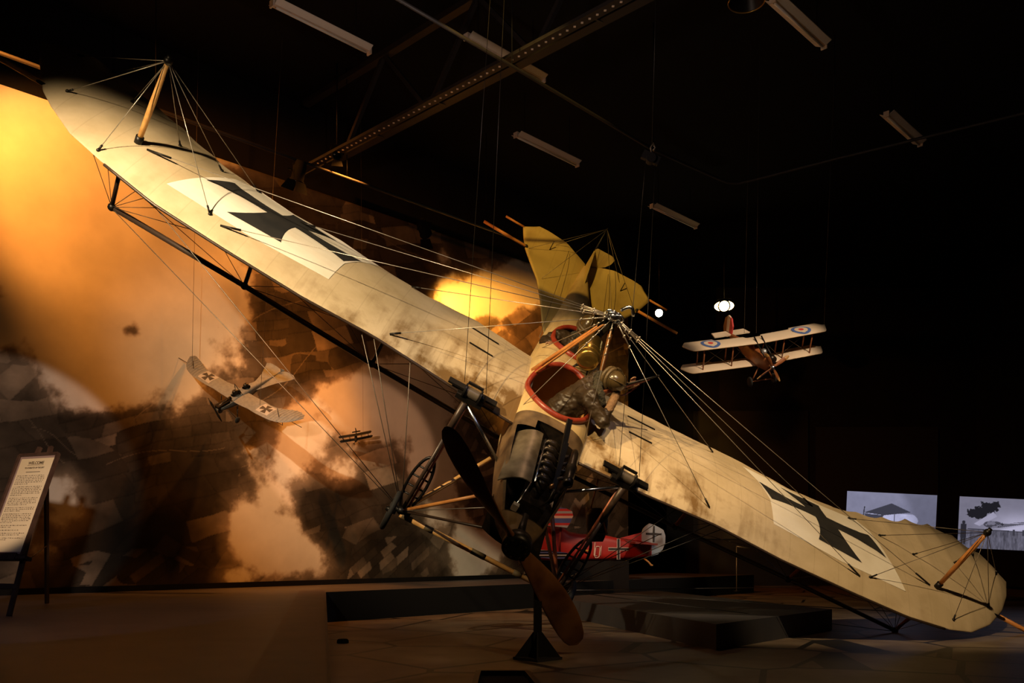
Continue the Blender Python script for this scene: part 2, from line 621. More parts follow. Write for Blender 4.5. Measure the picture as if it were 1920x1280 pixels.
# ---- mural
ML, MZ0, MZ1 = 15.8, .60, 8.28
nu, nv = 900, 430
U, V = np.meshgrid(np.linspace(-1.2, ML, nu), np.linspace(0, 1, nv), indexing='ij')
PX3 = np.stack([W0.x + D1.x * U + N1.x * .03, W0.y + D1.y * U + N1.y * .03, MZ0 + (MZ1 - MZ0) * V], -1)
px = CX + F * PX3[..., 0] / PX3[..., 1]
py = HY - F * (PX3[..., 2] - H) / PX3[..., 1]
gx, gz = U, PX3[..., 2]


def blobs(L_):
    t = np.zeros_like(px)
    for bx, by, rx, ry, am, *an in L_:
        a_ = math.radians(an[0]) if an else 0
        dx, dy = px - bx, py - by
        ca, sa = math.cos(a_), math.sin(a_)
        q = ((dx * ca + dy * sa) / rx) ** 2 + ((-dx * sa + dy * ca) / ry) ** 2
        t = np.maximum(t, am * np.exp(-q * .9)) if am > 0 else t + am * np.exp(-q * .9)
    return t


CL = blobs([(5, 600, 75, 60, 1.6), (5, 480, 80, 80, 1.5), (120, 330, 330, 260, 1.5), (330, 520, 190, 130, 1.25), (60, 560, 120, 130, 1.2), (210, 670, 170, 85, .85), (345, 660, 70, 90, .9), (120, 720, 90, 60, .5),
            (20, 700, 60, 50, .6), (140, 945, 75, 95, 1.25), (175, 1060, 90, 40, .6), (70, 1030, 70, 70, .8),
            (680, 760, 95, 85, 1.3), (560, 850, 70, 110, .95, 25), (780, 760, 90, 90, 1.0), (800, 880, 120, 110, .8), (640, 900, 70, 60, .9),
            (470, 1010, 95, 75, 1.2), (430, 1075, 70, 30, 1.0), (590, 1040, 60, 60, .8), (880, 1040, 70, 60, .8), (520, 930, 50, 60, .8),
            (915, 560, 85, 62, 1.4), (975, 560, 45, 55, .8), (880, 640, 60, 30, .5), (720, 660, 80, 30, .3)])
CL = CL + blobs([(480, 420, 90, 70, -.5), (620, 960, 50, 60, -.8), (690, 1010, 60, 50, -.7), (270, 980, 110, 130, -1.2), (100, 830, 120, 50, -.5), (590, 600, 120, 90, -.9),
                 (715, 935, 80, 60, -.3), (990, 610, 40, 40, -.5), (940, 600, 50, 18, -.5), (265, 560, 20, 12, -.25), (240, 620, 22, 16, -.35), (215, 650, 30, 20, -.3)])
nz = fbm(gx * .8, gz * .8, 3, 8, .6)
cl = sstep(.42, .72, CL + (nz - .5) * 2.0)
haze = sstep(.05, .75, CL + (nz - .5) * 1.2) * .16
# patchwork fields
th = .62
fxr, fyr = gx * math.cos(th) + gz * math.sin(th), -gx * math.sin(th) + gz * math.cos(th)
wob = fbm(gx * .7, gz * .7, 21, 3) - .5
fxr, fyr = fxr + wob * .7, fyr + wob * .5
tone = np.zeros_like(px)


def cells(cw, ch, seed, skew):
    r = np.random.default_rng(seed)
    tab = r.random((256, 256))
    off = r.random(256)
    j = np.floor(fyr / ch).astype(int)
    i = np.floor((fxr + fyr * skew) / cw + off[j % 256]).astype(int)
    fi = ((fxr + fyr * skew) / cw + off[j % 256]) - i
    fj = fyr / ch - j
    e = np.minimum(np.minimum(fi, 1 - fi) * cw, np.minimum(fj, 1 - fj) * ch)
    return tab[i % 256, j % 256], e


tone = np.full_like(px, .05)
reg = fbm(gx * .35, gz * .35, 55, 2)
fx0, fy0 = gx + wob * .8, gz + wob * .6
for q, (lo, hi, th) in enumerate(((-1, .44, .62), (.44, .55, .95), (.55, 2, .28))):
    fxr, fyr = fx0 * math.cos(th) + fy0 * math.sin(th), -fx0 * math.sin(th) + fy0 * math.cos(th)
    t1_, e1_ = cells(.80, .38, 5 + 10 * q, .22)
    t2_, e2_ = cells(.40, .17, 6 + 10 * q, -.15)
    sel = vnoise(gx * .9, gz * .9, 9 + q) > .55
    t = np.where(sel, t2_, t1_)
    e_ = np.where(sel, e2_, e1_)
    k = .030 + .030 * t + np.where(t > .78, .05, 0) + np.where(t > .93, .07, 0)
    k = np.where(e_ < .012, k * .7, k)
    tone = np.where((reg >= lo) & (reg < hi), k, tone)
tone = tone * (.45 + 1.1 * fbm(gx * 4, gz * 4, 31, 5)) * (.6 + .8 * fbm(gx * .5, gz * .5, 61, 3))
# country roads
for (x0, y0, x1, y1, bend) in ((430, 640, 640, 520, 14), (470, 760, 620, 640, -10), (330, 700, 250, 800, 8), (200, 870, 420, 830, 10), (0, 760, 130, 860, 12), (520, 440, 760, 520, 10),
                               (1030, 720, 1170, 640, 6), (60, 800, 150, 850, 6), (700, 430, 840, 510, -6)):
    dx, dy = x1 - x0, y1 - y0
    L2 = dx * dx + dy * dy
    s_ = ((px - x0) * dx + (py - y0) * dy) / L2
    dist = np.abs(((px - x0) * -dy + (py - y0) * dx) / math.sqrt(L2) + bend * np.sin(s_ * 5))
    tone = np.where((s_ > 0) & (s_ < 1) & (dist < .8), np.maximum(tone, .12), tone)
# printed cloud shadow: dark pools of ground in the picture itself
pool = np.clip(blobs([(285, 1010, 120, 100, 1.2), (330, 880, 130, 70, .75), (170, 830, 130, 60, .5), (620, 950, 70, 80, .9), (700, 1010, 90, 60, .7), (800, 980, 90, 60, .5), (120, 790, 130, 45, .5), (230, 720, 110, 40, .45)]), 0, 1)
tone = tone * (1 - .88 * pool)
cloudtone = .60 + .26 * (fbm(gx * 1.5, gz * 1.5, 41, 6) - .5) + .08 * np.clip(CL - .8, 0, 1)
g = (tone + haze) * (1 - cl) + cloudtone * cl
sep_ = (1 - cl)[..., None]
rgb = g[..., None] * (np.array([1.0, .93, .84]) * (1 - sep_) + np.array([1.0, .76, .56]) * sep_)
M['mural'] = mat('printed_mural', (.5, .5, .5), .75, attr='print', spec=.15)
mural = colour_grid(PX3, rgb, 'mural', M['mural'])
tag(mural, 'large printed mural of clouds over patchwork fields lit orange on the left wall', 'mural')
# mural skirting
mb = MB()
a, b = W0 - D1 * 1.2 + N1 * .03, W0 + D1 * ML + N1 * .03
mb.bar((a.x, a.y, .55), (b.x, b.y, .55), .06, .10)
struct('baseboard_left', mb, M['black'])

# ------------------------------------------------------------------ the big dove-winged monoplane (local axes: x to its port wing, y aft, z up)
PR = [[0.8773301, 0.1550282, 0.4541565], [0.1659960, 0.7899227, -0.5903113], [-0.4502634, 0.5932861, 0.6672889]]
PT = (0.457296, 10.726059, 2.560302)
PM = frame(PR, PT)
taube = empty('monoplane', PM, 'full size cream dove winged monoplane with black crosses hanging banked nose down over its stand', 'aeroplane')


def interp(tab, x):
    xs, ys = zip(*tab)
    return float(np.interp(x, xs, ys))


LE = {1: [(.40, 0), (1.35, -.03), (2.4, .02), (3.3, -.08), (4.4, -.08), (5.2, -.05), (5.88, .10), (6.3, .31), (6.75, .75), (7.15, 1.31), (7.4, 1.8), (7.56, 2.25)],
      -1: [(.40, .08), (1.35, .06), (2.4, .09), (3.3, -.02), (4.3, -.03), (5.14, 0), (5.84, .18), (6.32, .38), (6.73, .71), (6.97, .95), (7.35, 1.52), (7.65, 2.05)]}
TE = {1: [(.40, 2.0), (.76, 2.03), (1.25, 1.97), (1.97, 1.94), (2.69, 1.95), (3.66, 1.82), (4.38, 1.9), (5.2, 2.25), (5.96, 2.72), (6.47, 2.91), (6.91, 2.86), (7.33, 2.7), (7.5, 2.4), (7.56, 2.27)],
      -1: [(.40, 1.95), (.56, 1.95), (1.37, 1.98), (2.12, 1.79), (3.24, 1.75), (3.82, 1.72), (4.33, 1.66), (5.12, 1.8), (5.56, 1.96), (6.15, 2.2), (7.09, 2.52), (7.4, 2.5), (7.55, 2.3), (7.65, 2.07)]}


def zs(x):
    x = abs(x)
    return -.15 + .07 * min(x, 5.8) + .03 * max(0, x - 5.8)


def wing_edges(s, x):
    le, te = interp(LE[s], x), interp(TE[s], x)
    am = .012 + (.10 if s > 0 else .025) * min(1, max(0, (x - 4.2) / 1.5))
    te -= am * abs(math.sin(math.pi * x / .48)) * min(1, max(0, (te - le) / .8))
    return le, te


def wing_z(s, x, y, top=True):
    le, te = wing_edges(s, x)
    ch = max(te - le, 1e-3)
    t = min(1, max(0, (y - le) / ch))
    k = min(1, ch / 1.6)
    th = 2.6 * math.sqrt(t) * (1 - t)
    z = zs(x) + k * (.10 * math.sin(math.pi * t) + (.045 if top else -.04) * th)
    if top and x > 4.6:
        z -= .010 * abs(math.sin(math.pi * x / .48)) * t * k
    return z


def make_wing(s):
    xs = list(np.linspace(.40, 5.4, 90)) + list(np.linspace(5.44, 7.3, 60)) + list(np.linspace(7.32, LE[s][-1][0], 22))
    ts = [(i / 30) ** 1.6 for i in range(31)]
    rows = []
    for x in xs:
        le, te = wing_edges(s, x)
        row = [(s * x, le + t * (te - le), wing_z(s, x, le + t * (te - le))) for t in reversed(ts)]
        row += [(s * x, le + t * (te - le), wing_z(s, x, le + t * (te - le), False)) for t in ts[1:]]
        rows.append(row)
    m_ = MB().grid(rows)
    for r_ in (rows[0],):
        k = len(m_.v)
        m_.add(r_, [tuple(range(len(r_)))], 0, False)
    return m_.build('wing', M['wing'], taube)


def clip_half(poly, ax, c, keep_less):
    out = []
    n = len(poly)
    for i in range(n):
        p, q = poly[i], poly[(i + 1) % n]
        ip, iq = (p[ax] <= c) == keep_less or p[ax] == c, (q[ax] <= c) == keep_less or q[ax] == c
        if ip:
            out.append(p)
        if ip != iq:
            t = (c - p[ax]) / (q[ax] - p[ax])
            out.append(tuple(p[k] + t * (q[k] - p[k]) for k in range(2)))
    return out


def drape(poly, zf, step=.12):
    """cut a flat outline into small pieces and lay them on a curved surface zf(x,y)->point"""
    from mathutils.geometry import tessellate_polygon
    m_ = MB()
    for tri in tessellate_polygon([[Vector((p[0], p[1], 0)) for p in poly]]):
        T3 = [tuple(poly[i][:2]) for i in tri]
        x0, x1 = min(p[0] for p in T3), max(p[0] for p in T3)
        i = math.floor(x0 / step)
        while i * step < x1:
            sl = clip_half(clip_half(T3, 0, i * step, False), 0, (i + 1) * step, True)
            i += 1
            if len(sl) < 3:
                continue
            y0, y1 = min(p[1] for p in sl), max(p[1] for p in sl)
            j = math.floor(y0 / step)
            while j * step < y1:
                c = clip_half(clip_half(sl, 1, j * step, False), 1, (j + 1) * step, True)
                j += 1
                if len(c) >= 3:
                    m_.add([zf(*p) for p in c], [tuple(range(len(c)))], 0, True)
    return m_


def curved(poly, ks):
    """polygon whose edge i bulges by ks[i] (towards the left of travel)"""
    out = []
    n = len(poly)
    for i in range(n):
        p, q = Vector(poly[i]), Vector(poly[(i + 1) % n])
        nrm = Vector((-(q - p).y, (q - p).x))
        for t in (0, .2, .4, .6, .8):
            out.append(tuple(p + (q - p) * t + nrm * ks[i] * 4 * t * (1 - t)))
    return out


CROSS = [(3.04, 1.42), (3.18, 1.04), (3.88, 1.13), (3.85, .57), (4.51, .50), (4.22, 1.06), (4.95, .89), (4.76, 1.32), (4.09, 1.28), (4.05, 1.61), (3.44, 1.64), (3.76, 1.31)]
CK = [0, .05, .06, 0, .06, .05, 0, .05, .04, 0, .04, .05]
PANEL = [(2.84, 1.74), (3.03, 1.41), (3.15, 1.0), (3.17, .46), (4.18, .34), (5.18, .36), (5.0, .89), (4.83, 1.46), (4.68, 1.72), (4.06, 1.68), (3.42, 1.78)]
for s in (-1, 1):
    wing = make_wing(s)
    zf = lambda off: (lambda x, y: (s * x, y, wing_z(s, x, y) + off))
    drape(PANEL, zf(.004)).build('marking_panel', M['white'], wing)
    drape(curved(CROSS, CK), zf(.008)).build('cross_marking', M['cross'], wing)
    # small inspection slots and patches
    for (x0, y0, x1, y1) in ((1.02, 1.02, 1.36, 1.0), (1.0, 1.52, 1.42, 1.5)):
        MB().bar((s * x0, y0, wing_z(s, x0, y0) + .006), (s * x1, y1, wing_z(s, x1, y1) + .006), .022, .012).build('cable_slot', M['dark'], wing)
    mb = MB()
    mb.tube([(s * x, wing_edges(s, x)[0] - .004, zs(x) - .006) for x in np.linspace(.42, 5.8, 40)], .017, 6)
    mb.build('leading_edge_strip', M['darkrod'], wing)

# ---- fuselage
ST = [(-1.78, .17, -.40, -.20, -.28), (-1.5, .26, -.52, -.17, -.25), (-1.0, .37, -.68, -.10, -.18), (-.4, .43, -.80, -.04, -.16), (0, .46, -.88, .04, -.13), (.25, .48, -.91, .13, -.10),
      (.6, .5, -.94, .21, -.08), (1.5, .5, -.94, .26, -.06), (2.4, .48, -.92, .27, -.06), (3.1, .41, -.84, .20, -.10), (4, .31, -.74, .04, -.2), (5.2, .20, -.64, -.15, -.34), (6.4, .10, -.56, -.28, -.42),
      (7.0, .05, -.52, -.36, -.44)]


def hull(y):
    ys = [q[0] for q in ST]
    return [float(np.interp(y, ys, [q[k] for q in ST])) for k in (1, 2, 3, 4)]


def hull_pt(y, th, sc=1.0):
    w_, zb, zt, zm = hull(y)
    c, s_ = math.cos(th), math.sin(th)
    if s_ >= 0:
        x = w_ * math.copysign(abs(c) ** .8, c)
        z = zm + (zt - zm) * abs(s_) ** .95
    else:
        x = w_ * math.copysign(abs(c) ** .5, c)
        z = zm + (zb - zm) * abs(s_) ** .6
    return Vector((x * sc, y, zm + (z - zm) * sc))


def hull_top(x, y):
    w_, zb, zt, zm = hull(y)
    c = min(1, (abs(x) / w_)) ** (1 / .8)
    return zm + (zt - zm) * math.sqrt(max(0, 1 - c * c)) ** .95


CK_F = (-.03, .84, .44, .56)
CK_R = (0.0, 2.22, .36, .46)


def in_ell(x, y, e):
    return ((x - e[0]) / e[2]) ** 2 + ((y - e[1]) / e[3]) ** 2 < 1


ys = list(np.linspace(-1.78, 3.0, 160)) + list(np.linspace(3.08, 7.0, 45))
NT = 96


def hull_mesh(sc, y0, y1, nose=True):
    rows = []
    yy = [y for y in ys if y0 <= y <= y1]
    for y in yy:
        rows.append([hull_pt(y, 2 * math.pi * k / NT, sc) for k in range(NT + 1)])
    m_ = MB()
    nv_ = NT + 1
    vs = [p for r_ in rows for p in r_]
    fa = {0: [], 1: [], 2: []}
    for i in range(len(yy) - 1):
        for k in range(NT):
            p = (rows[i][k] + rows[i + 1][k + 1]) / 2
            top = k < NT / 2
            if top and (in_ell(p.x, p.y, CK_F) or in_ell(p.x, p.y, CK_R)):
                continue
            if top and -1.5 < p.y < -.02 and abs(p.x) < hull(p.y)[0] * .92:
                continue
            if top and -.02 <= p.y < .12 and abs(p.x) < .22:
                continue
            mi = 1 if p.y < .24 else 0
            fa[mi].append((i * nv_ + k, (i + 1) * nv_ + k, (i + 1) * nv_ + k + 1, i * nv_ + k + 1))
    k0 = len(m_.v)
    m_.add(vs, fa[0], 0)
    for f in fa[1]:
        m_.f.append(f)
        m_.mi.append(1)
        m_.sm.append(True)
    return m_, rows


hm, rows = hull_mesh(1.0, -1.78, 7.0)
hm.f.append(tuple(range(NT)))
hm.mi.append(1)
hm.sm.append(False)
fus = hm.build('fuselage', [M['hull'], M['noseskin']], taube)
lm, _ = hull_mesh(.965, .30, 2.9)
lm.mi = [0] * len(lm.mi)
for yb in (1.62, 2.86):                                            # bulkheads inside
    k = len(lm.v)
    lm.add([hull_pt(yb, 2 * math.pi * q / NT, .96) for q in range(NT)], [tuple(range(NT))], 0, False)
MB().add([hull_pt(.13, 2 * math.pi * q / NT, .93) for q in range(NT)], [tuple(range(NT))], 0, False).build('firewall', M['engine'], taube)
lm.build('cockpit_lining', M['hullwood'], taube)
for e in (CK_F, CK_R):
    pts = []
    for k in range(64):
        an = 2 * math.pi * k / 64
        x, y = e[0] + e[2] * math.cos(an), e[1] + e[3] * math.sin(an)
        x = max(-hull(y)[0] * .985, min(hull(y)[0] * .985, x))
        pts.append((x, y, hull_top(x, y) + .018))
    MB().tube(pts, .038, 12, closed=True).build('cockpit_coaming', M['coaming'], taube)

# engine bay: sump tray, cowl panel, engine with six cylinders, pipes
mb = MB()
mb.grid([[(x, y, hull(y)[3] - .22 - .1 * (1 - (x / .4) ** 2)) for y in np.linspace(-1.6, .1, 8)] for x in np.linspace(-.36, .36, 8)])
mb.build('engine_tray', M['engine'], taube)
rows = []
for y in np.linspace(-1.06, -.05, 14):
    t = (y + 1.06) / 1.01
    r_ = []
    for q in np.linspace(0, 1, 10):
        x = -(.415 - .015 * t) * (1 - q) + (-.075 - .02 * t) * q
        z0 = -.20 + .05 * t
        z1 = -.02 + .05 * t
        r_.append((x, y, z0 + (z1 - z0) * math.sin(q * math.pi / 2) ** .8 + .02 * math.sin(q * math.pi)))
    rows.append(r_)
low = [[(p[0] * .985, p[1], p[2] - .012) for p in r_] for r_ in rows]
cw = MB().grid(rows)
cw.grid(low)
for edge_a, edge_b in ((rows[0], low[0]), (rows[-1], low[-1]), ([r_[-1] for r_ in rows], [r_[-1] for r_ in low])):
    cw.grid([edge_a, edge_b])
cw.build('engine_cowl', M['alu'], taube)
mb = MB().box((-.155, -1.47, -.135), (.035, .03, .04))
mb.build('cowl_latch', M['silver'], taube)
MB().tube([(-.075, -1.06, -.02), (-.15, -1.46, -.12)], .010, 8).build('cowl_stay', M['chrome'], taube)
# front lip of the nose
pts = []
for k in range(25):
    th = math.pi * k / 24
    p = hull_pt(-1.5, th)
    pts.append((p.x, p.y, p.z + .005))
mb = MB()
mb.grid([[(p[0], -1.5, p[2]), (p[0] * .97, -1.5, p[2] - .13)] for p in pts])
mb.build('nose_lip', M['alu'], taube)
eng = MB().box((.06, -.66, -.34), (.15, .52, .14)).build('crankcase', M['engine'], taube)
for i in range(6):
    y = -.2 - .158 * i
    mb = MB()
    mb.lathe([(.0, .02), (.05, .02), (.066, 0), (.066, -.05), (.074, -.06), (.066, -.07), (.066, -.12), (.074, -.13), (.066, -.14), (.062, -.30)], (.05, y, .02), (0, 0, 1), 20)
    mb.tube([(-.06, y - .01, .0), (-.02, y, .055), (.06, y, .065), (.14, y, .03), (.17, y + .01, -.04)], [.018, .03, .036, .03, .02], 10)
    mb.ball((.05, y + .06, .045), .02, 8, 6)
    mb.build('engine_cylinder', M['engine'], taube)
MB().tube([(-.05, -.15, .03), (-.05, -1.1, .03)], .014, 8).build('rocker_shaft', M['chrome'], taube)
mb = MB()
mb.bar((.20, -1.0, -.06), (.13, -.42, .27), .055, .035)
mb.bar((.155, -.62, .14), (.06, -.16, .42), .06, .04)
mb.build('radiator_pipe', M['dark'], taube)
mb = MB()
a, b = Vector((.31, -.92, .09)), Vector((.30, -.28, .16))
mb.lathe([(.045, 0), (.058, 0), (.06, .05), (.064, .06), (.06, .07), (.06, .30), (.066, .31), (.06, .33), (.058, .55), (.04, .62), (.012, .66)], a, b - a, 20)
mb.lathe([(.045, 0.0), (.042, .2)], a, b - a, 20)
mb.build('exhaust_pipe', M['engine'], taube)
for i in range(4):
    y = -.35 - .16 * i
    mb = MB().tube([(.13, y, -.01), (.20, y, .04), (.27, y, .10)], .022, 8)
    mb.build('exhaust_stub', M['engine'], taube)
MB().lathe([(.0, -.02), (.022, -.015), (.030, .02), (.012, .05), (0, .055)], (.15, -1.02, .02), (0, 0, 1), 12).build('priming_cup', M['copper'], taube)
for pts_, r_ in (([(.25, -1.0, .0), (.27, -.98, -.12), (.24, -.96, -.22)], .018), ([(.19, -1.05, .03), (.20, -1.08, -.1), (.16, -1.1, -.25)], .012), ([(.22, -.6, -.1), (.26, -.62, .0), (.24, -.6, .08)], .014)):
    MB().tube(pts_, r_, 8).build('coolant_pipe', M['engine'], taube)

# propeller
pc = Vector((0, -1.95, -.225))
pa = math.atan2(.566, -.824)
prop = empty('propeller')
prop.parent = taube
prop.location = pc
for sgn, length in ((1, 1.52), (-1, 1.50)):
    d = Vector((math.cos(pa), 0, math.sin(pa))) * sgn
    pz = Vector((-d.z, 0, d.x))
    rows = []
    st = [(.05, .10, .075, 60), (.16, .13, .075, 55), (.32, .17, .06, 46), (.55, .225, .05, 38), (.8, .262, .04, 31), (1.05, .27, .032, 26), (1.25, .25, .025, 22), (1.4, .20, .02, 20), (1.48, .13, .016, 19), (length, .03, .008, 18)]
    rr = np.linspace(.05, length, 40)
    for r_ in rr:
        ch, thk, be = [float(np.interp(r_, [q[0] for q in st], [q[k] for q in st])) for k in (1, 2, 3)]
        be = math.radians(be)
        cd = pz * math.cos(be) + Vector((0, 1, 0)) * math.sin(be)
        nd = d.cross(cd)
        off = pz * (.05 * math.sin(r_ / length * math.pi) - .015)
        rows.append([pc * 0 + d * r_ + off + cd * (ch * .62 * math.cos(2 * math.pi * k / 20)) + nd * (thk / 2 * math.sin(2 * math.pi * k / 20)) for k in range(21)])
    mb = MB().grid(rows)
    mb.f.append(tuple(range(len(mb.v) - 21, len(mb.v) - 1)))
    mb.mi.append(0)
    mb.sm.append(False)
    mb.build('propeller_blade', M['prop'], prop)
hb = MB().lathe([(0, -.085), (.12, -.085), (.155, -.075), (.16, 0), (.15, .075), (0, .08)], (0, 0, 0), (0, 1, 0), 28).build('hub', M['dark'], prop)
for k in range(8):
    an = 2 * math.pi * k / 8
    MB().lathe([(0, -.012), (.013, -.012), (.013, .01)], (.115 * math.cos(an), -.09, .115 * math.sin(an)), (0, 1, 0), 6, 0, False).build('hub_bolt', M['engine'], hb)
MB().tube([pc + Vector((0, .05, 0)), pc + Vector((0, .5, .02))], .05, 12).build('propeller_shaft', M['dark'], taube)

# kingposts, cabane, truss
APEX = Vector((0, .80, 1.40))
for s in (-1, 1):
    b_ = Vector((s * 5.75, .78, wing_z(s, 5.75, .78)))
    t_ = Vector((s * 5.62, .77, 1.40))
    kp = MB().tube([b_, b_ * .5 + t_ * .5, t_], [.030, .036, .026], 12).build('kingpost', M['bamboo'] if s < 0 else M['wood'], taube)
    mb = MB().tube([b_ - (t_ - b_) * .02, b_ + (t_ - b_) * .08], .046, 10)
    mb.build('kingpost_socket', M['dark'], kp)
    mb = MB().tube([t_ - (t_ - b_) * .03, t_ + (t_ - b_) * .06], .030, 10)
    mb.ball(t_, .05, 10, 8)
    mb.build('kingpost_cap', M['dark'], kp)
    for y0, r_ in ((1.25, .030), (1.12, .016)):
        foot = Vector((s * .47, y0 + (0 if r_ > .02 else -.05), hull_top(.47, y0) + .0))
        cs = MB().tube([foot, foot * .45 + APEX * .55, APEX], [r_ * .8, r_, r_ * .9], 12).build('cabane_strut', M['wood'], taube)
        if r_ > .02:
            MB().tube([foot + (APEX - foot) * .83, foot + (APEX - foot) * .99], r_ * 1.12, 12).build('strut_binding', M['black'], cs)
    # underwing bridge truss
    N_ = [Vector((s * .42, 1.0, -.94)), Vector((s * 2.35, 1.0, -.86)), Vector((s * 4.2, 1.03, -.755)), Vector((s * 5.97, .97, -.63))]
    MB().tube(N_, .035 if s < 0 else .03, 10).build('truss_beam', M['darkrod'], taube)
    for q, n in enumerate(N_[1:]):
        x = abs(n.x)
        MB().tube([n, (s * (x - .03), .93, wing_z(s, x, .93, False))], .026, 10).build('truss_strut', M['darkrod'] if s < 0 else M['wood_red'], taube)
        mb = MB().ball(n, .05, 10, 8)
        mb.build('truss_joint', M['dark'], taube)
    for q in range(3):
        n0, n1 = N_[q], N_[q + 1]
        for n_, x_ in ((n0, abs(n1.x)), (n1, abs(n0.x))):
            for y_ in (.25, 1.6):
                if x_ < .5:
                    x_ = .55
                MB().tube([n_, (s * x_, y_, wing_z(s, x_, y_, False))], .0045, 5).build('bracing_wire', M['wire_dk'], taube)
    n = N_[3]
    for x_, y_ in ((6.6, 1.0), (6.7, 1.7), (5.2, .2), (5.4, 1.5)):
        MB().tube([n, (s * x_, y_, wing_z(s, x_, y_, False))], .0045, 5).build('bracing_wire', M['wire_dk'], taube)
    # wing tip pole
    x_ = 7.0
    p0 = Vector((s * 6.62, .98, zs(6.6) + .05))
    q0 = Vector((s * 7.05, 1.12, zs(7.0)))
    tp = MB().tube([q0, q0 + Vector((s * 1.3, -.02, .03))], [.030, .034], 10).build('wing_tip_pole', M['bamboo'] if s < 0 else M['wood'], taube)
    MB().tube([p0, q0 + Vector((s * .12, 0, 0))], .022, 8).build('pole_socket', M['dark'], tp)
    # landing wires from kingpost tops and cabane to the wing
    K = t_
    for x_, y_ in ((6.75, 1.05), (5.95, .30), (5.5, 1.35), (4.62, .30), (5.0, 1.5), (7.2, 2.1), (6.9, 2.4), (6.3, 1.7), (4.55, 1.65)):
        e = Vector((s * x_, y_, wing_z(s, x_, y_) + .005))
        MB().tube([K, e], .0045, 5).build('bracing_wire', M['wire'] if s < 0 else M['wire_dk'], taube)
        mb = MB().tube([e, e + (K - e) * .06], .012, 6)
        mb.ball(e, .022, 8, 6)
        mb.build('turnbuckle', M['dark'], taube)
    for x_, y_ in ((2.25, .22), (2.35, 1.72), (4.45, .22), (3.9, 1.45), (5.62, .74)):
        e = Vector((s * x_, y_, wing_z(s, x_, y_) + .01))
        MB().tube([APEX, e], .0045, 5).build('bracing_wire', M['wire'], taube)
        MB().tube([e, e + (APEX - e) * .05], .012, 6).build('turnbuckle', M['dark'], taube)
        u_ = (e - APEX).normalized()
        mb = MB()
        for k in range(3):
            mb.ball(APEX + u_ * (.12 + .14 * k), (.014, .014, .024), 8, 6)
        mb.tube([APEX + u_ * .05, APEX + u_ * .42], .008, 6)
        mb.build('turnbuckle', M['wire'], taube)
    for y_ in (.35, 1.9):
        e = Vector((s * .44, y_, hull_top(.44, y_)))
        MB().tube([APEX, e], .005, 5).build('bracing_wire', M['wire'], taube)
        u_ = (e - APEX).normalized()
        mb = MB()
        for k in range(4):
            mb.ball(APEX + u_ * (.15 + .10 * k), (.014, .014, .024), 8, 6)
        mb.build('turnbuckle', M['wire'], taube)
mb = MB().ball(APEX, (.07, .06, .06), 12, 8)
for k in range(6):
    an = k * 1.05
    mb.tube([APEX + Vector((.05 * math.cos(an + t) + .07 * math.cos(an), .04 * math.sin(an), .05 * math.sin(an + t))) for t in np.linspace(0, 6.0, 12)], .011, 6)
mb.build('cabane_cap', M['chrome'], taube)
# curved handle above the cabane
mb = MB().tube([APEX + Vector((.03 + .16 * t, .02, .10 + .09 * math.sin(t * 3.0))) for t in np.linspace(0, 1, 10)], .022, 8)
mb.build('pulley_guard', M['chrome'], taube)

# cable drums bolted on the wing leading edge
for s in (-1, 1):
    x = 1.07
    z = zs(x) + .03
    wn = empty('winch')
    wn.parent = taube
    for dx in (-.20, .20):
        MB().box((s * (x + dx), .07, z + .05), (.12, .055, .012)).build('mount_plate', M['dark'], wn)
    MB().lathe([(0, -.085), (.062, -.085)] + [(.062 + .006 * (k % 2), -.08 + .01 * k) for k in range(17)] + [(.062, .085), (0, .085)], (s * x, -.02, z + .07), (1, 0, 0), 20).build('cable_drum', M['wire_dk'], wn)
    mb = MB()
    for dx in (-.10, .10):
        mb.disc((s * x + dx, -.02, z + .07), (1, 0, 0), .092, .02, 20)
    mb.bar((s * x - .10, .05, z + .15), (s * x + .10, .05, z + .15), .03, .03)
    mb.tube([(s * x + .10, -.02, z + .07), (s * x + .17, -.03, z + .09)], .04, 10)
    mb.build('drum_flange', M['dark'], wn)
    MB().box((s * x, .0, z - .01), (.17, .08, .03)).build('winch_bed', M['dark'], wn)

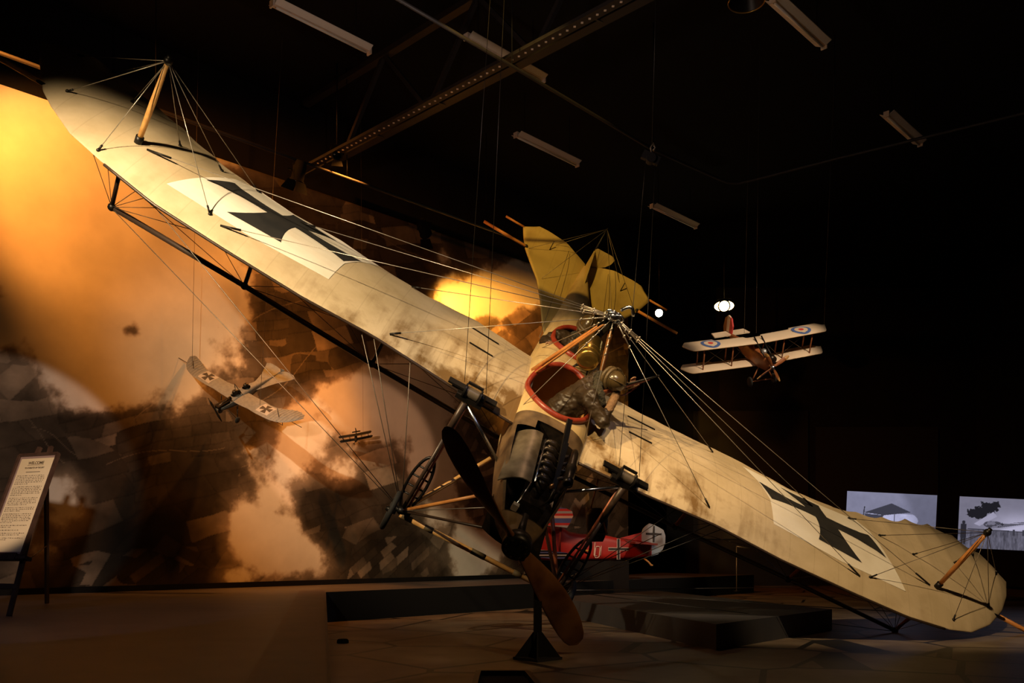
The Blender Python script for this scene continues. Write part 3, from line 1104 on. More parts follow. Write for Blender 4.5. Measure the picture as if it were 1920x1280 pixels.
# undercarriage
for s in (-1, 1):
    top_ = Vector((s * 1.10, -.06, -.10))
    hubp = Vector((s * 1.15, -.33, -1.78))
    d = (hubp - top_)
    oleo = MB().tube([top_, top_ + d * .30], .042, 12)
    oleo.tube([top_ + d * .3, top_ + d], .026, 10)
    oleo.build('undercarriage_leg', M['darkrod'], taube)
    MB().tube([top_ + d * .02 + Vector((-.04 * s, .02, 0)), top_ + d * .98 + Vector((-.05 * s, .02, 0))], .016, 8).build('leg_stay', M['wood_red'], taube)
    # elastic fork: a long loop with rungs
    ax = d.normalized()
    sd = Vector((1, 0, 0)) - ax * ax.x
    sd.normalize()
    loop = []
    for k in range(28):
        an = 2 * math.pi * k / 28
        loop.append(top_ + d * .76 + ax * (.42 * math.cos(an)) + sd * (.125 * math.sin(an)) + Vector((0, .05, 0)))
    mb = MB().tube(loop, .020, 8, closed=True)
    for q in (-.24, -.10, .05, .18):
        hw = .125 * math.sqrt(1 - (q / .42) ** 2)
        c = top_ + d * .76 + ax * q + Vector((0, .05, 0))
        mb.tube([c - sd * hw, c + sd * hw], .013, 6)
    mb.build('shock_fork', M['dark'], taube)
    wh = empty('wheel')
    wh.parent = taube
    wc = hubp + Vector((s * .13, -.06, -.02))
    MB().tube([wc + Vector((0, .24 * math.cos(2 * math.pi * k / 36), .24 * math.sin(2 * math.pi * k / 36))) for k in range(36)], .036, 10, closed=True).build('tyre', M['rubber'], wh)
    mb = MB()
    for k in range(16):
        an = 2 * math.pi * k / 16
        mb.tube([wc + Vector((.03 if k % 2 else -.03, 0, 0)), wc + Vector((0, .21 * math.cos(an), .21 * math.sin(an)))], .004, 5)
    mb.build('spokes', M['wire'], wh)
    mb = MB().lathe([(0, -.07), (.03, -.07), (.045, 0), (.03, .07), (0, .07)], wc, (1, 0, 0), 14)
    mb.build('wheel_hub', M['dark'], wh)
    MB().tube([hubp, (s * .44, .35, -.88)], [.026, .030], 10).build('undercarriage_strut', M['bamboo'] if s < 0 else M['wood_red'], taube)
    MB().tube([hubp, (s * .40, -.75, -.66)], [.026, .022], 10).build('undercarriage_strut', M['wood'] if s < 0 else M['wood_red'], taube)
    MB().tube([top_ + Vector((0, .02, .0)), (s * .42, -.2, -.52)], .022, 10).build('undercarriage_stay', M['chrome'], taube)
    MB().tube([hubp, (0, -1.25, -.64)], .018, 8).build('undercarriage_stay', M['darkrod'], taube)
    MB().tube([hubp, (s * .36, -1.3, -.42)], .006, 5).build('bracing_wire', M['wire'], taube)
    for e in ((s * 2.4, .1), (s * 2.6, .15), (s * 1.9, .1)):
        x_ = abs(e[0])
        MB().tube([hubp, (e[0], e[1], wing_z(s, x_, e[1], False))], .0055, 5).build('bracing_wire', M['wire_dk'] if s < 0 else M['dark'], taube)
    MB().tube([hubp, (s * 5.3, .1, wing_z(s, 5.3, .1, False))], .005, 5).build('bracing_wire', M['wire_dk'] if s < 0 else M['dark'], taube)
    MB().tube([hubp, (s * 5.9, .9, -.62)], .005, 5).build('bracing_wire', M['wire_dk'] if s < 0 else M['dark'], taube)
    mb = MB().ball(hubp, (.07, .06, .06), 12, 8)
    mb.tube([hubp + Vector((s * .14, 0, 0)), hubp - Vector((s * .12, 0, 0))], .036, 10)
    mb.build('axle_end', M['dark'], taube)
axl = MB().tube([(-1.15, -.36, -1.82), (1.15, -.36, -1.82)], .036, 12).build('axle', M['bamboo'], taube)
for x0, x1 in ((-1.12, -.98), (-.80, -.68), (-.12, .08), (.5, .62)):
    MB().tube([(x0, -.36, -1.82), (x1, -.36, -1.82)], .040, 12).build('axle_binding', M['bamboo_dk'], axl)

# ---- tail
TZ = -.40
FAN = [(.30, 3.2), (.46, 3.87), (.60, 4.62), (.78, 5.35), (.92, 5.71), (1.14, 6.32), (1.24, 6.6), (1.36, 6.95), (1.15, 7.12), (.7, 7.15), (.2, 7.12)]


def fan_half(y):
    tab = [(p[1], p[0]) for p in FAN[:8]]
    if y <= 6.95:
        return interp(tab, y)
    return 1.36 - (y - 6.95) * 1.4


def tail_z(x, y):
    z = TZ - .03 * (x / 1.2) ** 2
    if y > 6.35:
        q = (y - 6.35)
        z += .22 * q * q * min(1, abs(x) / .5) + .10 * q * min(1, abs(x) / .9)
    return z


for s in (-1, 1):
    rows = []
    for y in np.linspace(3.2, 7.14, 60):
        hw = fan_half(y)
        sc_ = .04 * abs(math.sin(y * 6)) if y > 6.95 else 0
        rows.append([(s * (.02 + (hw - .02) * q), y - sc_ * q, tail_z(hw * q, y) + .012) for q in np.linspace(0, 1, 20)] +
                    [(s * (.02 + (hw - .02) * q), y - sc_ * q, tail_z(hw * q, y) - .012) for q in reversed(np.linspace(0, 1, 20))])
    MB().grid(rows).build('tailplane', M['tail'], taube)
    tpz = Vector((s * 1.16, 6.42, TZ))
    MB().tube([tpz, tpz + Vector((s * .86, -.04, .02))], .026, 10).build('tail_pole', M['wood'], taube)
    MB().tube([(s * 1.34, 6.95, tail_z(1.34, 6.95)), (s * 1.72, 6.9, TZ + .12)], .020, 8).build('tail_pole', M['wood'], taube)
    MB().ball(tpz, .035, 10, 8).build('tail_joint', M['dark'], taube)
    for p in ((s * 1.1, 6.4, TZ), (s * .75, 6.9, TZ + .05), (s * .7, 5.4, TZ + .02)):
        MB().tube([(0, 7.1, .38), p], .004, 5).build('bracing_wire', M['wire_dk'], taube)
    MB().tube([(s * .75, 6.7, TZ + .03), (s * .75, 6.75, TZ + .22)], .009, 6).build('control_horn', M['dark'], taube)
MB().tube([(0, 7.02, -.5), (.0, 7.1, .40)], .014, 8).build('tail_post', M['dark'], taube)
RUD = [(0, -.50), (0, -.02), (.05, .0), (.36, -.02), (.42, -.06), (.40, -.16), (.33, -.25), (.15, -.36)]
rd = Vector((.95, .30, 0)).normalized()
mb = MB()
mb.prism(RUD, lambda p, q: Vector((0, 7.06, 0)) + rd * p[0] * 1.05 + Vector((0, 0, p[1])) + Vector((-rd.y, rd.x, 0)) * (.016 if q else -.016))
mb.build('rudder', M['tail'], taube)
# small fixed fin along the rear deck
mb = MB().prism([(5.6, -.22), (7.03, -.05), (7.03, -.40), (5.6, -.40)], lambda p, q: (.012 if q else -.012, p[0], p[1]))
mb.build('tail_fin', M['tail'], taube)
for s in (-1, 1):
    for x_, y_ in ((.48, 2.6),):
        MB().tube([(s * x_, y_, -.1), (s * .42, 6.9, TZ + .15)], .004, 5).build('control_cable', M['wire_dk'], taube)
# brass gravity tank above the deck
tk = MB().lathe([(0, 0), (.08, -.012), (.135, .0), (.150, .02), (.150, .50), (.118, .53), (.07, .545), (0, .55)], (.11, 1.42, .47), (0, 1, .05), 32)
tank = tk.build('fuel_tank', M['brass'], taube)
mb = MB()
for yy in (1.50, 1.62, 1.86):
    mb.tube([Vector((.11, yy, .475)) + Vector((.153 * math.cos(2 * math.pi * k / 32), 0, .153 * math.sin(2 * math.pi * k / 32))) for k in range(32)], .007, 6, closed=True)
mb.build('tank_band', M['brass'], tank)
mb = MB()
for x_ in (.0, .22):
    for yy in (1.52, 1.84):
        mb.tube([(x_, yy, hull_top(x_, yy) - .01), (.11 + (x_ - .11) * .6, yy, .37)], .011, 8)
mb.tube([(.06, 1.44, .37), (-.02, 1.42, .30), (-.06, 1.40, hull_top(.06, 1.4))], .010, 8)
mb.build('tank_mount', M['dark'], tank)

# ------------------------------------------------------------------ crew


def fleshed(name, chains, m, parent, voxel=.010, smooth=6, wr=0.0, balls=()):
    """chains of (point, radius) fused into one continuous skin"""
    t = MB()
    for ch in chains:
        for (p, r), (q, r2) in zip(ch, ch[1:]):
            t.tube([Vector(p).lerp(Vector(q), k / 4) for k in range(5)], [r + (r2 - r) * k / 4 for k in range(5)], 14)
        for p, r in ch:
            t.ball(p, r * 1.0, 14, 10)
    for c, r, *ro in balls:
        t.ball(c, r, 18, 12, 0, ro[0] if ro else None)
    o = t.build(name + '_raw', m)
    md = o.modifiers.new('r', 'REMESH')
    md.mode = 'VOXEL'
    md.voxel_size = voxel
    md.use_smooth_shade = True
    s_ = o.modifiers.new('s', 'SMOOTH')
    s_.iterations = smooth
    s_.factor = .5
    dg = bpy.context.evaluated_depsgraph_get()
    me = bpy.data.meshes.new_from_object(o.evaluated_get(dg))
    bpy.data.objects.remove(o)
    me.name = name
    if wr:
        n = len(me.vertices)
        co = np.empty(n * 3, np.float32)
        me.vertices.foreach_get('co', co)
        co = co.reshape(-1, 3)
        no = np.empty(n * 3, np.float32)
        me.vertices.foreach_get('normal', no)
        no = no.reshape(-1, 3)
        f = fbm(co[:, 0] * 9 + co[:, 2] * 3 + 50, co[:, 1] * 9 + co[:, 2] * 10 + 50, 77, 3) - .5
        co += no * (f * wr)[:, None]
        me.vertices.foreach_set('co', co.reshape(-1))
        me.update()
    for p in me.polygons:
        p.use_smooth = True
    me.materials.clear()
    me.materials.append(m)
    ob = bpy.data.objects.new(name, me)
    COL.objects.link(ob)
    if parent is not None:
        ob.parent = parent
    return ob


def rot_to(zd, xd):
    z = Vector(zd).normalized()
    x = (Vector(xd) - z * Vector(xd).dot(z)).normalized()
    return Matrix((x, z.cross(x), z)).transposed()


def fingers(palm, along, side, curl, L_=.085, r=.0105, thumb=True):
    """five bent fingers; along = knuckle direction, side = across the palm, curl = direction the tips close to"""
    al, sd, cu = Vector(along).normalized(), Vector(side).normalized(), Vector(curl).normalized()
    out = []
    for k, f in enumerate((.88, 1.0, .95, .78)):
        p = Vector(palm) + al * .048 + sd * (.033 - .022 * k)
        a_ = p + (al * .8 + cu * .5).normalized() * L_ * .45 * f
        b_ = a_ + (al * .1 + cu).normalized() * L_ * .35 * f
        c_ = b_ + (cu * .6 - al * .7).normalized() * L_ * .28 * f
        out.append([(Vector(palm) + sd * (.02 - .013 * k), r * 1.3), (p, r * 1.1), (a_, r), (b_, r * .95), (c_, r * .8)])
    if thumb:
        p = Vector(palm) + sd * .035 - al * .02
        a_ = p + (sd * .8 + cu * .5).normalized() * .035
        b_ = a_ + (al * .6 + cu * .6).normalized() * .035
        out.append([(Vector(palm), r * 1.4), (p, r * 1.3), (a_, r * 1.15), (b_, r * .95)])
    return out


def head_parts(c, up, face, body_chains, balls):
    """face features as extra volumes on the body's skin"""
    R_ = rot_to(up, face)
    g = lambda x, y, z: Vector(c) + R_ @ Vector((x, y, z))
    balls += [(c, (.098, .078, .125), R_), (g(.045, 0, -.07), (.055, .05, .06), R_)]
    body_chains += [[(g(.095, 0, .02), .014), (g(.118, 0, -.02), .017), (g(.10, 0, -.035), .013)],
                    [(g(.088, -.025, -.072), .010), (g(.097, 0, -.072), .012), (g(.088, .025, -.072), .010)],
                    [(g(.075, 0, -.12), .025), (g(.06, 0, -.125), .028)],
                    [(g(.08, -.045, .028), .013), (g(.09, 0, .035), .012), (g(.08, .045, .028), .013)],
                    [(g(-.01, .078, .0), .018), (g(-.015, .084, -.03), .013)], [(g(-.01, -.078, .0), .018), (g(-.015, -.084, -.03), .013)]]
    return g, R_


def helmet(parent, c, up, face, sc=1.0, goggles=True):
    R_ = rot_to(up, face)
    g = lambda x, y, z: Vector(c) + R_ @ Vector((x * sc, y * sc, z * sc))
    rows = []
    for i in range(13):
        th = math.pi * .56 * i / 12
        rows.append([g(.128 * math.sin(th) * math.cos(2 * math.pi * k / 28), .112 * math.sin(th) * math.sin(2 * math.pi * k / 28), .02 + .135 * math.cos(th)) for k in range(29)])
    h = MB().grid(rows).build('flying_helmet', M['helmet'], parent)
    ring = lambda a_, b_, z_, off=0: [g(off + a_ * math.cos(2 * math.pi * k / 36), b_ * math.sin(2 * math.pi * k / 36), z_) for k in range(36)]
    mb = MB().tube(ring(.132, .116, .012), .020 * sc, 10, closed=True)
    mb.build('brow_roll', M['strap'], h)
    mb = MB().tube(ring(.122, .108, -.035, -.012), .022 * sc, 10, closed=True)
    mb.build('neck_roll', M['strap'], h)
    mb = MB().tube([g(.122 * math.cos(a_), 0, .03 + .130 * math.sin(a_)) for a_ in np.linspace(0, math.pi, 18)], .007 * sc, 8)
    mb.build('helmet_seam', M['helmet'], h)
    mb = MB()
    for s in (-1, 1):
        mb.tube([g(.02, s * .10, -.02), g(.04, s * .095, -.08), g(.055, s * .05, -.13), g(.06, 0, -.15)], .010 * sc, 8)
    mb.build('chin_strap', M['strap'], h)
    if goggles:
        gg = MB()
        for s in (-1, 1):
            gg.tube([g(.118, s * .04 + .034 * math.cos(2 * math.pi * k / 20), -.005 + .027 * math.sin(2 * math.pi * k / 20)) for k in range(20)], .009 * sc, 8, closed=True)
        go = gg.build('goggles', M['brass'], h)
        gl = MB()
        for s in (-1, 1):
            gl.lathe([(.0, .006), (.02, .004), (.033, 0)], g(.118, s * .04, -.005), R_ @ Vector((1, 0, 0)), 16)
        gl.build('goggle_lens', M['glass'], go)
    return h


# front-seat gunner leaning out to port with a rifle
RB, RM = Vector((.35, .69, .525)), Vector((.935, 1.10, .90))
rdir = (RM - RB).normalized()
rup = (Vector((-.25, -.35, .9)) - rdir * Vector((-.25, -.35, .9)).dot(rdir)).normalized()
rsd = rdir.cross(rup)
rp = lambda t, u=0, v=0: RB + rdir * t + rup * u + rsd * v
HC = Vector((.405, .865, .66))
HU = Vector((.66, -.62, .36))
HF = Vector((.45, .55, -.25))
h1 = rp(.27, -.03, -.02)
h2 = rp(.46, -.04, .0)
S1, S2 = Vector((.25, .60, .42)), Vector((.29, 1.06, .46))
E1, E2 = Vector((.53, .46, .29)), Vector((.50, 1.16, .42))
chains = [[((.02, .86, -.50), .16), ((.04, .85, -.30), .16), ((.10, .84, -.02), .155), ((.19, .83, .24), .165), ((.26, .83, .40), .12), ((.33, .84, .52), .07), (HC - HU * .05, .07)],
          [(S1, .085), (E1, .060), (h1.lerp(E1, .12), .038), (h1, .034)], [(S2, .085), (E2, .060), (h2.lerp(E2, .12), .038), (h2, .034)],
          [((.19, .83, .30), .13), (S1, .09)], [((.19, .83, .30), .13), (S2, .09)]]
chains += [[((-.12, .80, -.45), .10), ((-.12, .35, -.52), .085), ((-.12, .22, -.78), .06)], [((.16, .80, -.45), .10), ((.16, .35, -.52), .085), ((.16, .22, -.78), .06)]]
balls = []
head_parts(HC, HU, HF, chains, balls)
chains += fingers(h1, rdir, -rsd, rup) + fingers(h2, rdir * .3 - rsd, rdir, rup)
gunner = fleshed('person', chains, M['skin'], None, .0095, 3, 0, balls)
gunner.matrix_world = PM
tag(gunner, 'person in brown leather jacket leaning out of the front cockpit aiming a rifle', 'person')
fleshed('leather_jacket', [[((.02, .86, -.42), .20), ((.05, .85, -.15), .205), ((.12, .84, .08), .20), ((.19, .83, .26), .195), ((.26, .83, .40), .15), ((.31, .84, .47), .10)],
                           [((.2, .8, .32), .16), (S1 + Vector((0, 0, .01)), .115), (S1.lerp(E1, .5), .10), (E1, .092), (E1.lerp(h1, .25), .080)],
                           [((.2, .86, .32), .16), (S2, .115), (S2.lerp(E2, .5), .10), (E2, .090), (E2.lerp(h2, .35), .078)]], M['leather'], gunner, .012, 3, .06)
mb = MB()
gl_ = fleshed('gauntlet', [[(E1.lerp(h1, .22), .066), (E1.lerp(h1, .6), .060), (E1.lerp(h1, .86), .048)]], M['glove'], gunner, .009, 3, .02)
fleshed('gauntlet', [[(E2.lerp(h2, .3), .062), (E2.lerp(h2, .6), .056), (E2.lerp(h2, .86), .046)]], M['glove'], gunner, .009, 3, .02)
fleshed('fur_collar', [[(Vector((.25, .66, .50)), .055), (Vector((.28, .70, .56)), .062), (Vector((.25, .84, .60)), .07), (Vector((.30, 1.0, .58)), .06)],
                       [(Vector((.28, .70, .56)), .058), (Vector((.36, .62, .50)), .060), (Vector((.42, .60, .44)), .055), (Vector((.46, .63, .40)), .045)]], M['fur'], gunner, .010, 2, .05)
helmet(gunner, HC + HU.normalized() * .02, HU, HF, 1.22)

# the rifle
rf = empty('rifle', PM, 'wooden stocked bolt action rifle held out over the port wing by the front crewman', 'rifle')
mb = MB()
for t0, t1, w0, w1, d0, d1 in ((-.02, .10, .040, .042, .13, .10), (.10, .22, .042, .036, .10, .055), (.22, .30, .036, .040, .055, .06), (.30, .52, .042, .038, .06, .048), (.52, .68, .038, .030, .048, .034)):
    vs = []
    for t, w_, d_ in ((t0, w0, d0), (t1, w1, d1)):
        for k in range(12):
            an = 2 * math.pi * k / 12
            vs.append(rp(t, -.012 - (d_ - .05) * .45 + d_ / 2 * math.sin(an), w_ / 2 * math.cos(an)))
    mb.add(vs, [(k, (k + 1) % 12, 12 + (k + 1) % 12, 12 + k) for k in range(12)] + [tuple(range(12)), tuple(range(12, 24))])
mb.build('stock', M['wood_red'], rf)
MB().tube([rp(.26, .014), rp(.70, .014), rp(.80, .014)], [.017, .012, .011], 10).build('barrel', M['dark'], rf)
mb = MB().tube([rp(.79, .014), rp(.815, .014)], .015, 10)
mb.bar(rp(.78, .03), rp(.80, .03), .005, .02)
mb.build('front_sight', M['dark'], rf)
mb = MB().tube([rp(.24, .016), rp(.36, .018)], .020, 10)
mb.tube([rp(.27, .016), rp(.27, .02, -.05), rp(.265, .0, -.075)], .008, 8)
mb.ball(rp(.265, -.002, -.078), .014, 10, 8)
mb.build('bolt', M['chrome'], rf)
MB().tube([rp(.22 + .035 * math.cos(a_), -.055 + .03 * math.sin(a_)) for a_ in np.linspace(0, 2 * math.pi, 16)], .005, 6).build('trigger_guard', M['dark'], rf)
mb = MB()
sl = [rp(.14, -.06), rp(.22, -.13, .01), rp(.33, -.17, .02), rp(.44, -.14, .01), rp(.55, -.06), rp(.58, -.03)]
mb.tube([Vector(sl[0])] + sl[1:], .014, 8, flat=.35)
mb.build('sling', M['wood_red'], rf)

# the pilot behind the gravity tank
PC_ = Vector((.01, 2.44, .45))
chains = [[((0, 2.42, -.5), .15), ((0, 2.42, -.28), .16), ((0, 2.38, .0), .16), ((0, 2.36, .15), .15), ((0, 2.38, .28), .075), (PC_ - Vector((0, 0, .08)), .065)],
          [((0, 2.36, .15), .13), ((-.27, 2.34, .19), .085), ((-.40, 2.18, .06), .058), ((-.36, 2.03, .165), .038), ((-.35, 1.99, .17), .034)],
          [((0, 2.36, .15), .13), ((.27, 2.34, .19), .085), ((.36, 2.14, .0), .058), ((.16, 1.95, -.02), .038), ((.12, 1.93, -.02), .034)],
          [((-.13, 2.40, -.5), .10), ((-.13, 2.0, -.52), .08), ((-.13, 1.8, -.78), .06)], [((.13, 2.40, -.5), .10), ((.13, 2.0, -.52), .08), ((.13, 1.8, -.78), .06)]]
balls = []
head_parts(PC_, (0, -.1, 1), (0.1, -1, -.1), chains, balls)
chains += fingers((-.35, 1.98, .175), (.2, -.8, -.1), (-1, 0, 0), (0, -.2, -1)) + fingers((.11, 1.92, -.02), (-.6, -.6, 0), (0, 0, 1), (-.3, .2, -1))
pilot = fleshed('person', chains, M['skin'], None, .0095, 3, 0, balls)
pilot.matrix_world = PM
tag(pilot, 'person in leather helmet and dark jacket sitting in the rear cockpit behind the brass tank', 'person')
fleshed('leather_jacket', [[((0, 2.42, -.4), .19), ((0, 2.42, -.28), .19), ((0, 2.38, .0), .195), ((0, 2.36, .15), .18), ((0, 2.37, .24), .11)],
                           [((0, 2.36, .14), .15), ((-.27, 2.34, .18), .115), ((-.345, 2.25, .12), .10), ((-.41, 2.17, .07), .085), ((-.375, 2.06, .15), .062)],
                           [((0, 2.36, .14), .15), ((.27, 2.34, .18), .115), ((.36, 2.14, .0), .085), ((.22, 1.98, -.01), .062)]], M['leather'], pilot, .012, 3, .06)
fleshed('scarf', [[(Vector((.10 * math.cos(a_), 2.38 + .10 * math.sin(a_), .30 + .02 * math.sin(2 * a_))), .05) for a_ in np.linspace(0, 2 * math.pi, 12)]], M['fur'], pilot, .010, 2, .05)
helmet(pilot, PC_ + Vector((0, 0, .015)), (0, -.12, 1), (0.1, -1, -.1), 1.18)

# ------------------------------------------------------------------ suspension cables and the nose stand


def rope(pts, r, m, label, name='suspension_cable', group=None):
    return tag(MB().tube(pts, r, 6).build(name, m), label, 'cable', group)


PMv = lambda p: PM @ Vector(p)
for q, (dx, pxt, lab) in enumerate(((-.09, 943, 'left one of the two thin cables rising from the upper wing winch to the ceiling'), (.09, 962, 'right one of the two thin cables rising from the upper wing winch to the ceiling'))):
    p = PMv((-1.07 + dx * 1.6, .04, zs(1.07) + .16))
    Yt = 10.4
    t = at(pxt, HY - (CEIL - H) * F / Yt, Yt)
    rope([p, t], .0038, M['dark'], lab)
Yp = 10.75
pb = at(1220, 296, Yp)
blk = empty('pulley_block', Matrix.Translation(pb), 'small dark pulley block hanging from the ceiling above the lower wing', 'pulley')
MB().box((0, 0, 0), (.11, .03, .05), Matrix.Rotation(.45, 3, 'Y')).build('cheek_plate', M['steel'], blk)
MB().disc((0, 0, -.01), (0, 1, 0), .06, .09, 18).build('sheave', M['steel'], blk)
MB().tube([(.02, 0, .05), (.0, 0, .12), (.03, 0, .17), (.06, 0, .12), (.03, 0, .09)], .014, 8).build('hook', M['wire_dk'], blk)
rope([pb + Vector((.02, 0, .16)), at(1238, HY - (CEIL - H) * F / Yp, Yp)], .007, M['dark'], 'thick dark cable holding the pulley block up to the ceiling')
for dx, ox, lab in ((-.09, -.06, 'left one of the two thin cables between pulley block and lower wing winch'), (.09, .06, 'right one of the two thin cables between pulley block and lower wing winch')):
    rope([PMv((1.07 + dx * 1.6, .04, zs(1.07) + .16)), pb + Vector((ox, 0, -.03))], .0038, M['dark'], lab)
# ties from the undercarriage to the floor
hubR = PMv((1.15, -.33, -1.78))
rope([hubR, on_z(1500, 1100, .32)], .006, M['wire'], 'pale tie cable running from the right wheel towards the dark plinth', 'tie_cable')
rope([PMv((1.15, -.2, -1.70)), at(1240, 1000, 14.5)], .006, M['wire_dk'], 'dark tie cable slanting up behind the right wheel', 'tie_cable')

bs = on_z(1008, 1236, 0)
st = empty('nose_stand', Matrix.Translation((bs.x, bs.y, 0)), 'dark steel pedestal with triangular gussets under the nose of the big monoplane', 'stand')
MB().box((0, 0, .015), (.19, .19, .015), Matrix.Rotation(.75, 3, 'Z')).build('base_plate', M['steel'], st)
noseb = PMv((.02, -1.2, -.60)) - Vector((bs.x, bs.y, 0))
mb = MB().bar((0, 0, .03), (0, 0, noseb.z - .35), .09, .09, (1, 0, 0))
mb.bar((0, 0, noseb.z - .38), noseb, .08, .08)
mb.build('post', M['dark'], st)
for k in range(4):
    an = math.pi / 4 * (2 * k) + .75 + math.pi / 4
    d = Vector((math.cos(an), math.sin(an), 0))
    n = Vector((-d.y, d.x, 0)) * .008
    MB().prism([(.03, .03), (.25, .03), (.05, .30), (.03, .30)], lambda p, q: d * p[0] + Vector((0, 0, p[1])) + (n if q else -n)).build('gusset', M['dark'], st)
MB().box(noseb + Vector((0, 0, .0)), (.16, .10, .03)).build('cradle', M['dark'], st)

# ------------------------------------------------------------------ small models on wires


def model_biplane(name, mw, label, pal, detail=True, hang=(), chordk=1.0):
    """half span = 1 unit; x port, y aft, z up"""
    root = empty(name, mw, label, 'model aeroplane')
    top, und, fus_, strut, propm = pal
    for zc, nm in ((.15, 'upper_wing'), (-.15, 'lower_wing')):
        rows = []
        for x in np.linspace(-1, 1, 81):
            ax = abs(x)
            le = -.15 + (.16 * ((ax - .9) / .1) ** 2 if ax > .9 else 0)
            te = .15 - (.04 if (ax < .55 and detail) else 0) - (.10 * ((ax - .93) / .07) if ax > .93 else 0)
            if zc > 0 and ax < .12 and detail:
                te = .07
            te = max(te, le + .02)
            zd = zc + .03 * ax
            r_ = []
            for t in np.linspace(0, 1, 10):
                r_.append((x, le + (te - le) * t, zd + .018 * math.sin(math.pi * t ** .7)))
            for t in np.linspace(1, 0, 10):
                r_.append((x, le + (te - le) * t, zd - .008))
            rows.append(r_ + [r_[0]])
        mb = MB()
        mb.grid(rows, 0)
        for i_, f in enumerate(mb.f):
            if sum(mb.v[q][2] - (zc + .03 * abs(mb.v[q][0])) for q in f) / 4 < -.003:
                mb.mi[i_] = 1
        for r_ in (rows[0], rows[-1]):
            mb.add(r_[:-1], [tuple(range(len(r_) - 1))], 0, False)
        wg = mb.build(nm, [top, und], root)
        if detail and zc > 0:
            for s in (-1, 1):
                for rr, m_, dz in ((.125, M['blue'], .004), (.085, M['cream'], .006), (.035, M['rred'], .008)):
                    vs = [(s * .64 + rr * math.cos(2 * math.pi * k / 32), -.01 + rr * math.sin(2 * math.pi * k / 32)) for k in range(32)]
                    le, te = -.15, .15

                    def zz(x, y):
                        t = min(1, max(0, (y - le) / (te - le)))
                        return zc + .03 * abs(x) + .018 * math.sin(math.pi * t ** .7)
                    MB().add([(x, y, zz(x, y) + dz) for x, y in vs] + [(s * .64, -.01, zz(.64, -.01) + dz)], [(k, (k + 1) % 32, 32) for k in range(32)]).build('roundel', m_, wg)
    secs = [(-.46, .035, .05, -.05), (-.42, .06, .03, -.12), (-.2, .07, .06, -.15), (.1, .07, .06, -.15), (.34, .045, .02, -.10), (.72, .012, -.02, -.06)]
    mb = MB().grid([[(w_ * math.copysign(abs(math.cos(a_)) ** .6, math.cos(a_)), y, (zt + zb) / 2 + (zt - zb) / 2 * math.copysign(abs(math.sin(a_)) ** .6, math.sin(a_))) for a_ in np.linspace(0, 2 * math.pi, 25)] for y, w_, zt, zb in secs])
    k0 = len(mb.v)
    mb.add([mb.v[k] for k in range(24)], [tuple(range(24))], 0, False)
    mb.build('fuselage', fus_, root)
    mb = MB().prism([(-.26, 0.60), (.26, .60), (.24, .74), (-.24, .74), ], lambda p, q: (p[0], p[1], -.02 + (.008 if q else -.008)))
    mb.build('tailplane', top, root)
    out = [(.62, -.04), (.60, .10), (.65, .19), (.74, .21), (.82, .15), (.85, .02), (.82, -.07), (.72, -.09)]
    if detail:
        xs_ = [(.60, .68, M['rred']), (.68, .76, M['cream']), (.76, .86, M['mwood'])]
        rud = empty('rudder')
        rud.parent = root
        for x0, x1, m_ in xs_:
            pl_ = clip_half(clip_half(out, 0, x0, False), 0, x1, True)
            MB().prism(pl_, lambda p, q: (.010 if q else -.010, p[0], p[1])).build('rudder_stripe', m_, rud)
    else:
        MB().prism(out, lambda p, q: (.012 if q else -.012, p[0], p[1])).build('rudder', fus_, root)
    for s in (-1, 1):
        for xs_ in (.36, .76):
            for y in (-.10, .08):
                MB().tube([(s * xs_, y, -.14 + .03 * xs_), (s * xs_, y, .15 + .03 * xs_)], .009, 8).build('strut', strut, root)
        for y in (-.1, .06):
            MB().tube([(s * .055, y, .05), (s * .08, y, .155)], .007, 6).build('strut', strut, root)
        if detail:
            for x0, x1 in ((.06, .36), (.36, .76)):
                MB().tube([(s * x0, -.02, -.13), (s * x1, -.02, .165)], .0025, 5).build('rigging_wire', M['wire_dk'], root)
                MB().tube([(s * x0, -.02, .16), (s * x1, -.02, -.12)], .0025, 5).build('rigging_wire', M['wire_dk'], root)
        MB().tube([(s * .05, -.25, -.12), (s * .15, -.28, -.30)], .009, 6).build('undercarriage_leg', strut, root)
        MB().lathe([(0, -.012), (.05, -.012), (.065, -.006), (.065, .006), (.05, .012), (0, .012)], (s * .17, -.28, -.30), (1, 0, 0), 18).build('wheel', M['rubber'], root)
    MB().tube([(-.17, -.28, -.30), (.17, -.28, -.30)], .008, 6).build('axle', strut, root)
    pr = empty('propeller')
    pr.parent = root
    pr.location = (0, -.49, -.04)
    for k in range(4 if detail else 2):
        an = .55 + k * (math.pi / 2 if detail else math.pi)
        d = Vector((math.cos(an), 0, math.sin(an)))
        p_ = Vector((-d.z, 0, d.x))
        rows = []
        for r_, ch in ((.01, .02), (.06, .03), (.13, .045), (.2, .04), (.235, .015)):
            cd = (p_ * .85 + Vector((0, 1, 0)) * .5).normalized()
            rows.append([d * r_ + cd * ch * math.cos(a_) * .6 + d.cross(cd) * .006 * math.sin(a_) for a_ in np.linspace(0, 2 * math.pi, 11)])
        bl = MB().grid(rows).build('propeller_blade', propm, pr)
        if detail:
            tip = [[p * 1.0 + Vector((0, -.002, 0)) for p in r_] for r_ in (rows[3], rows[4])]
            MB().grid([[d * .185 + (p - d * .2) * 1.06 for p in tip[0]], [d * .238 + (p - d * .235) * 1.15 for p in tip[1]]]).build('blade_tip', M['bamboo'], bl)
    MB().lathe([(0, -.03), (.028, -.02), (.03, .03), (0, .03)], (0, 0, 0), (0, 1, 0), 14).build('hub', M['chrome'] if detail else fus_, pr)
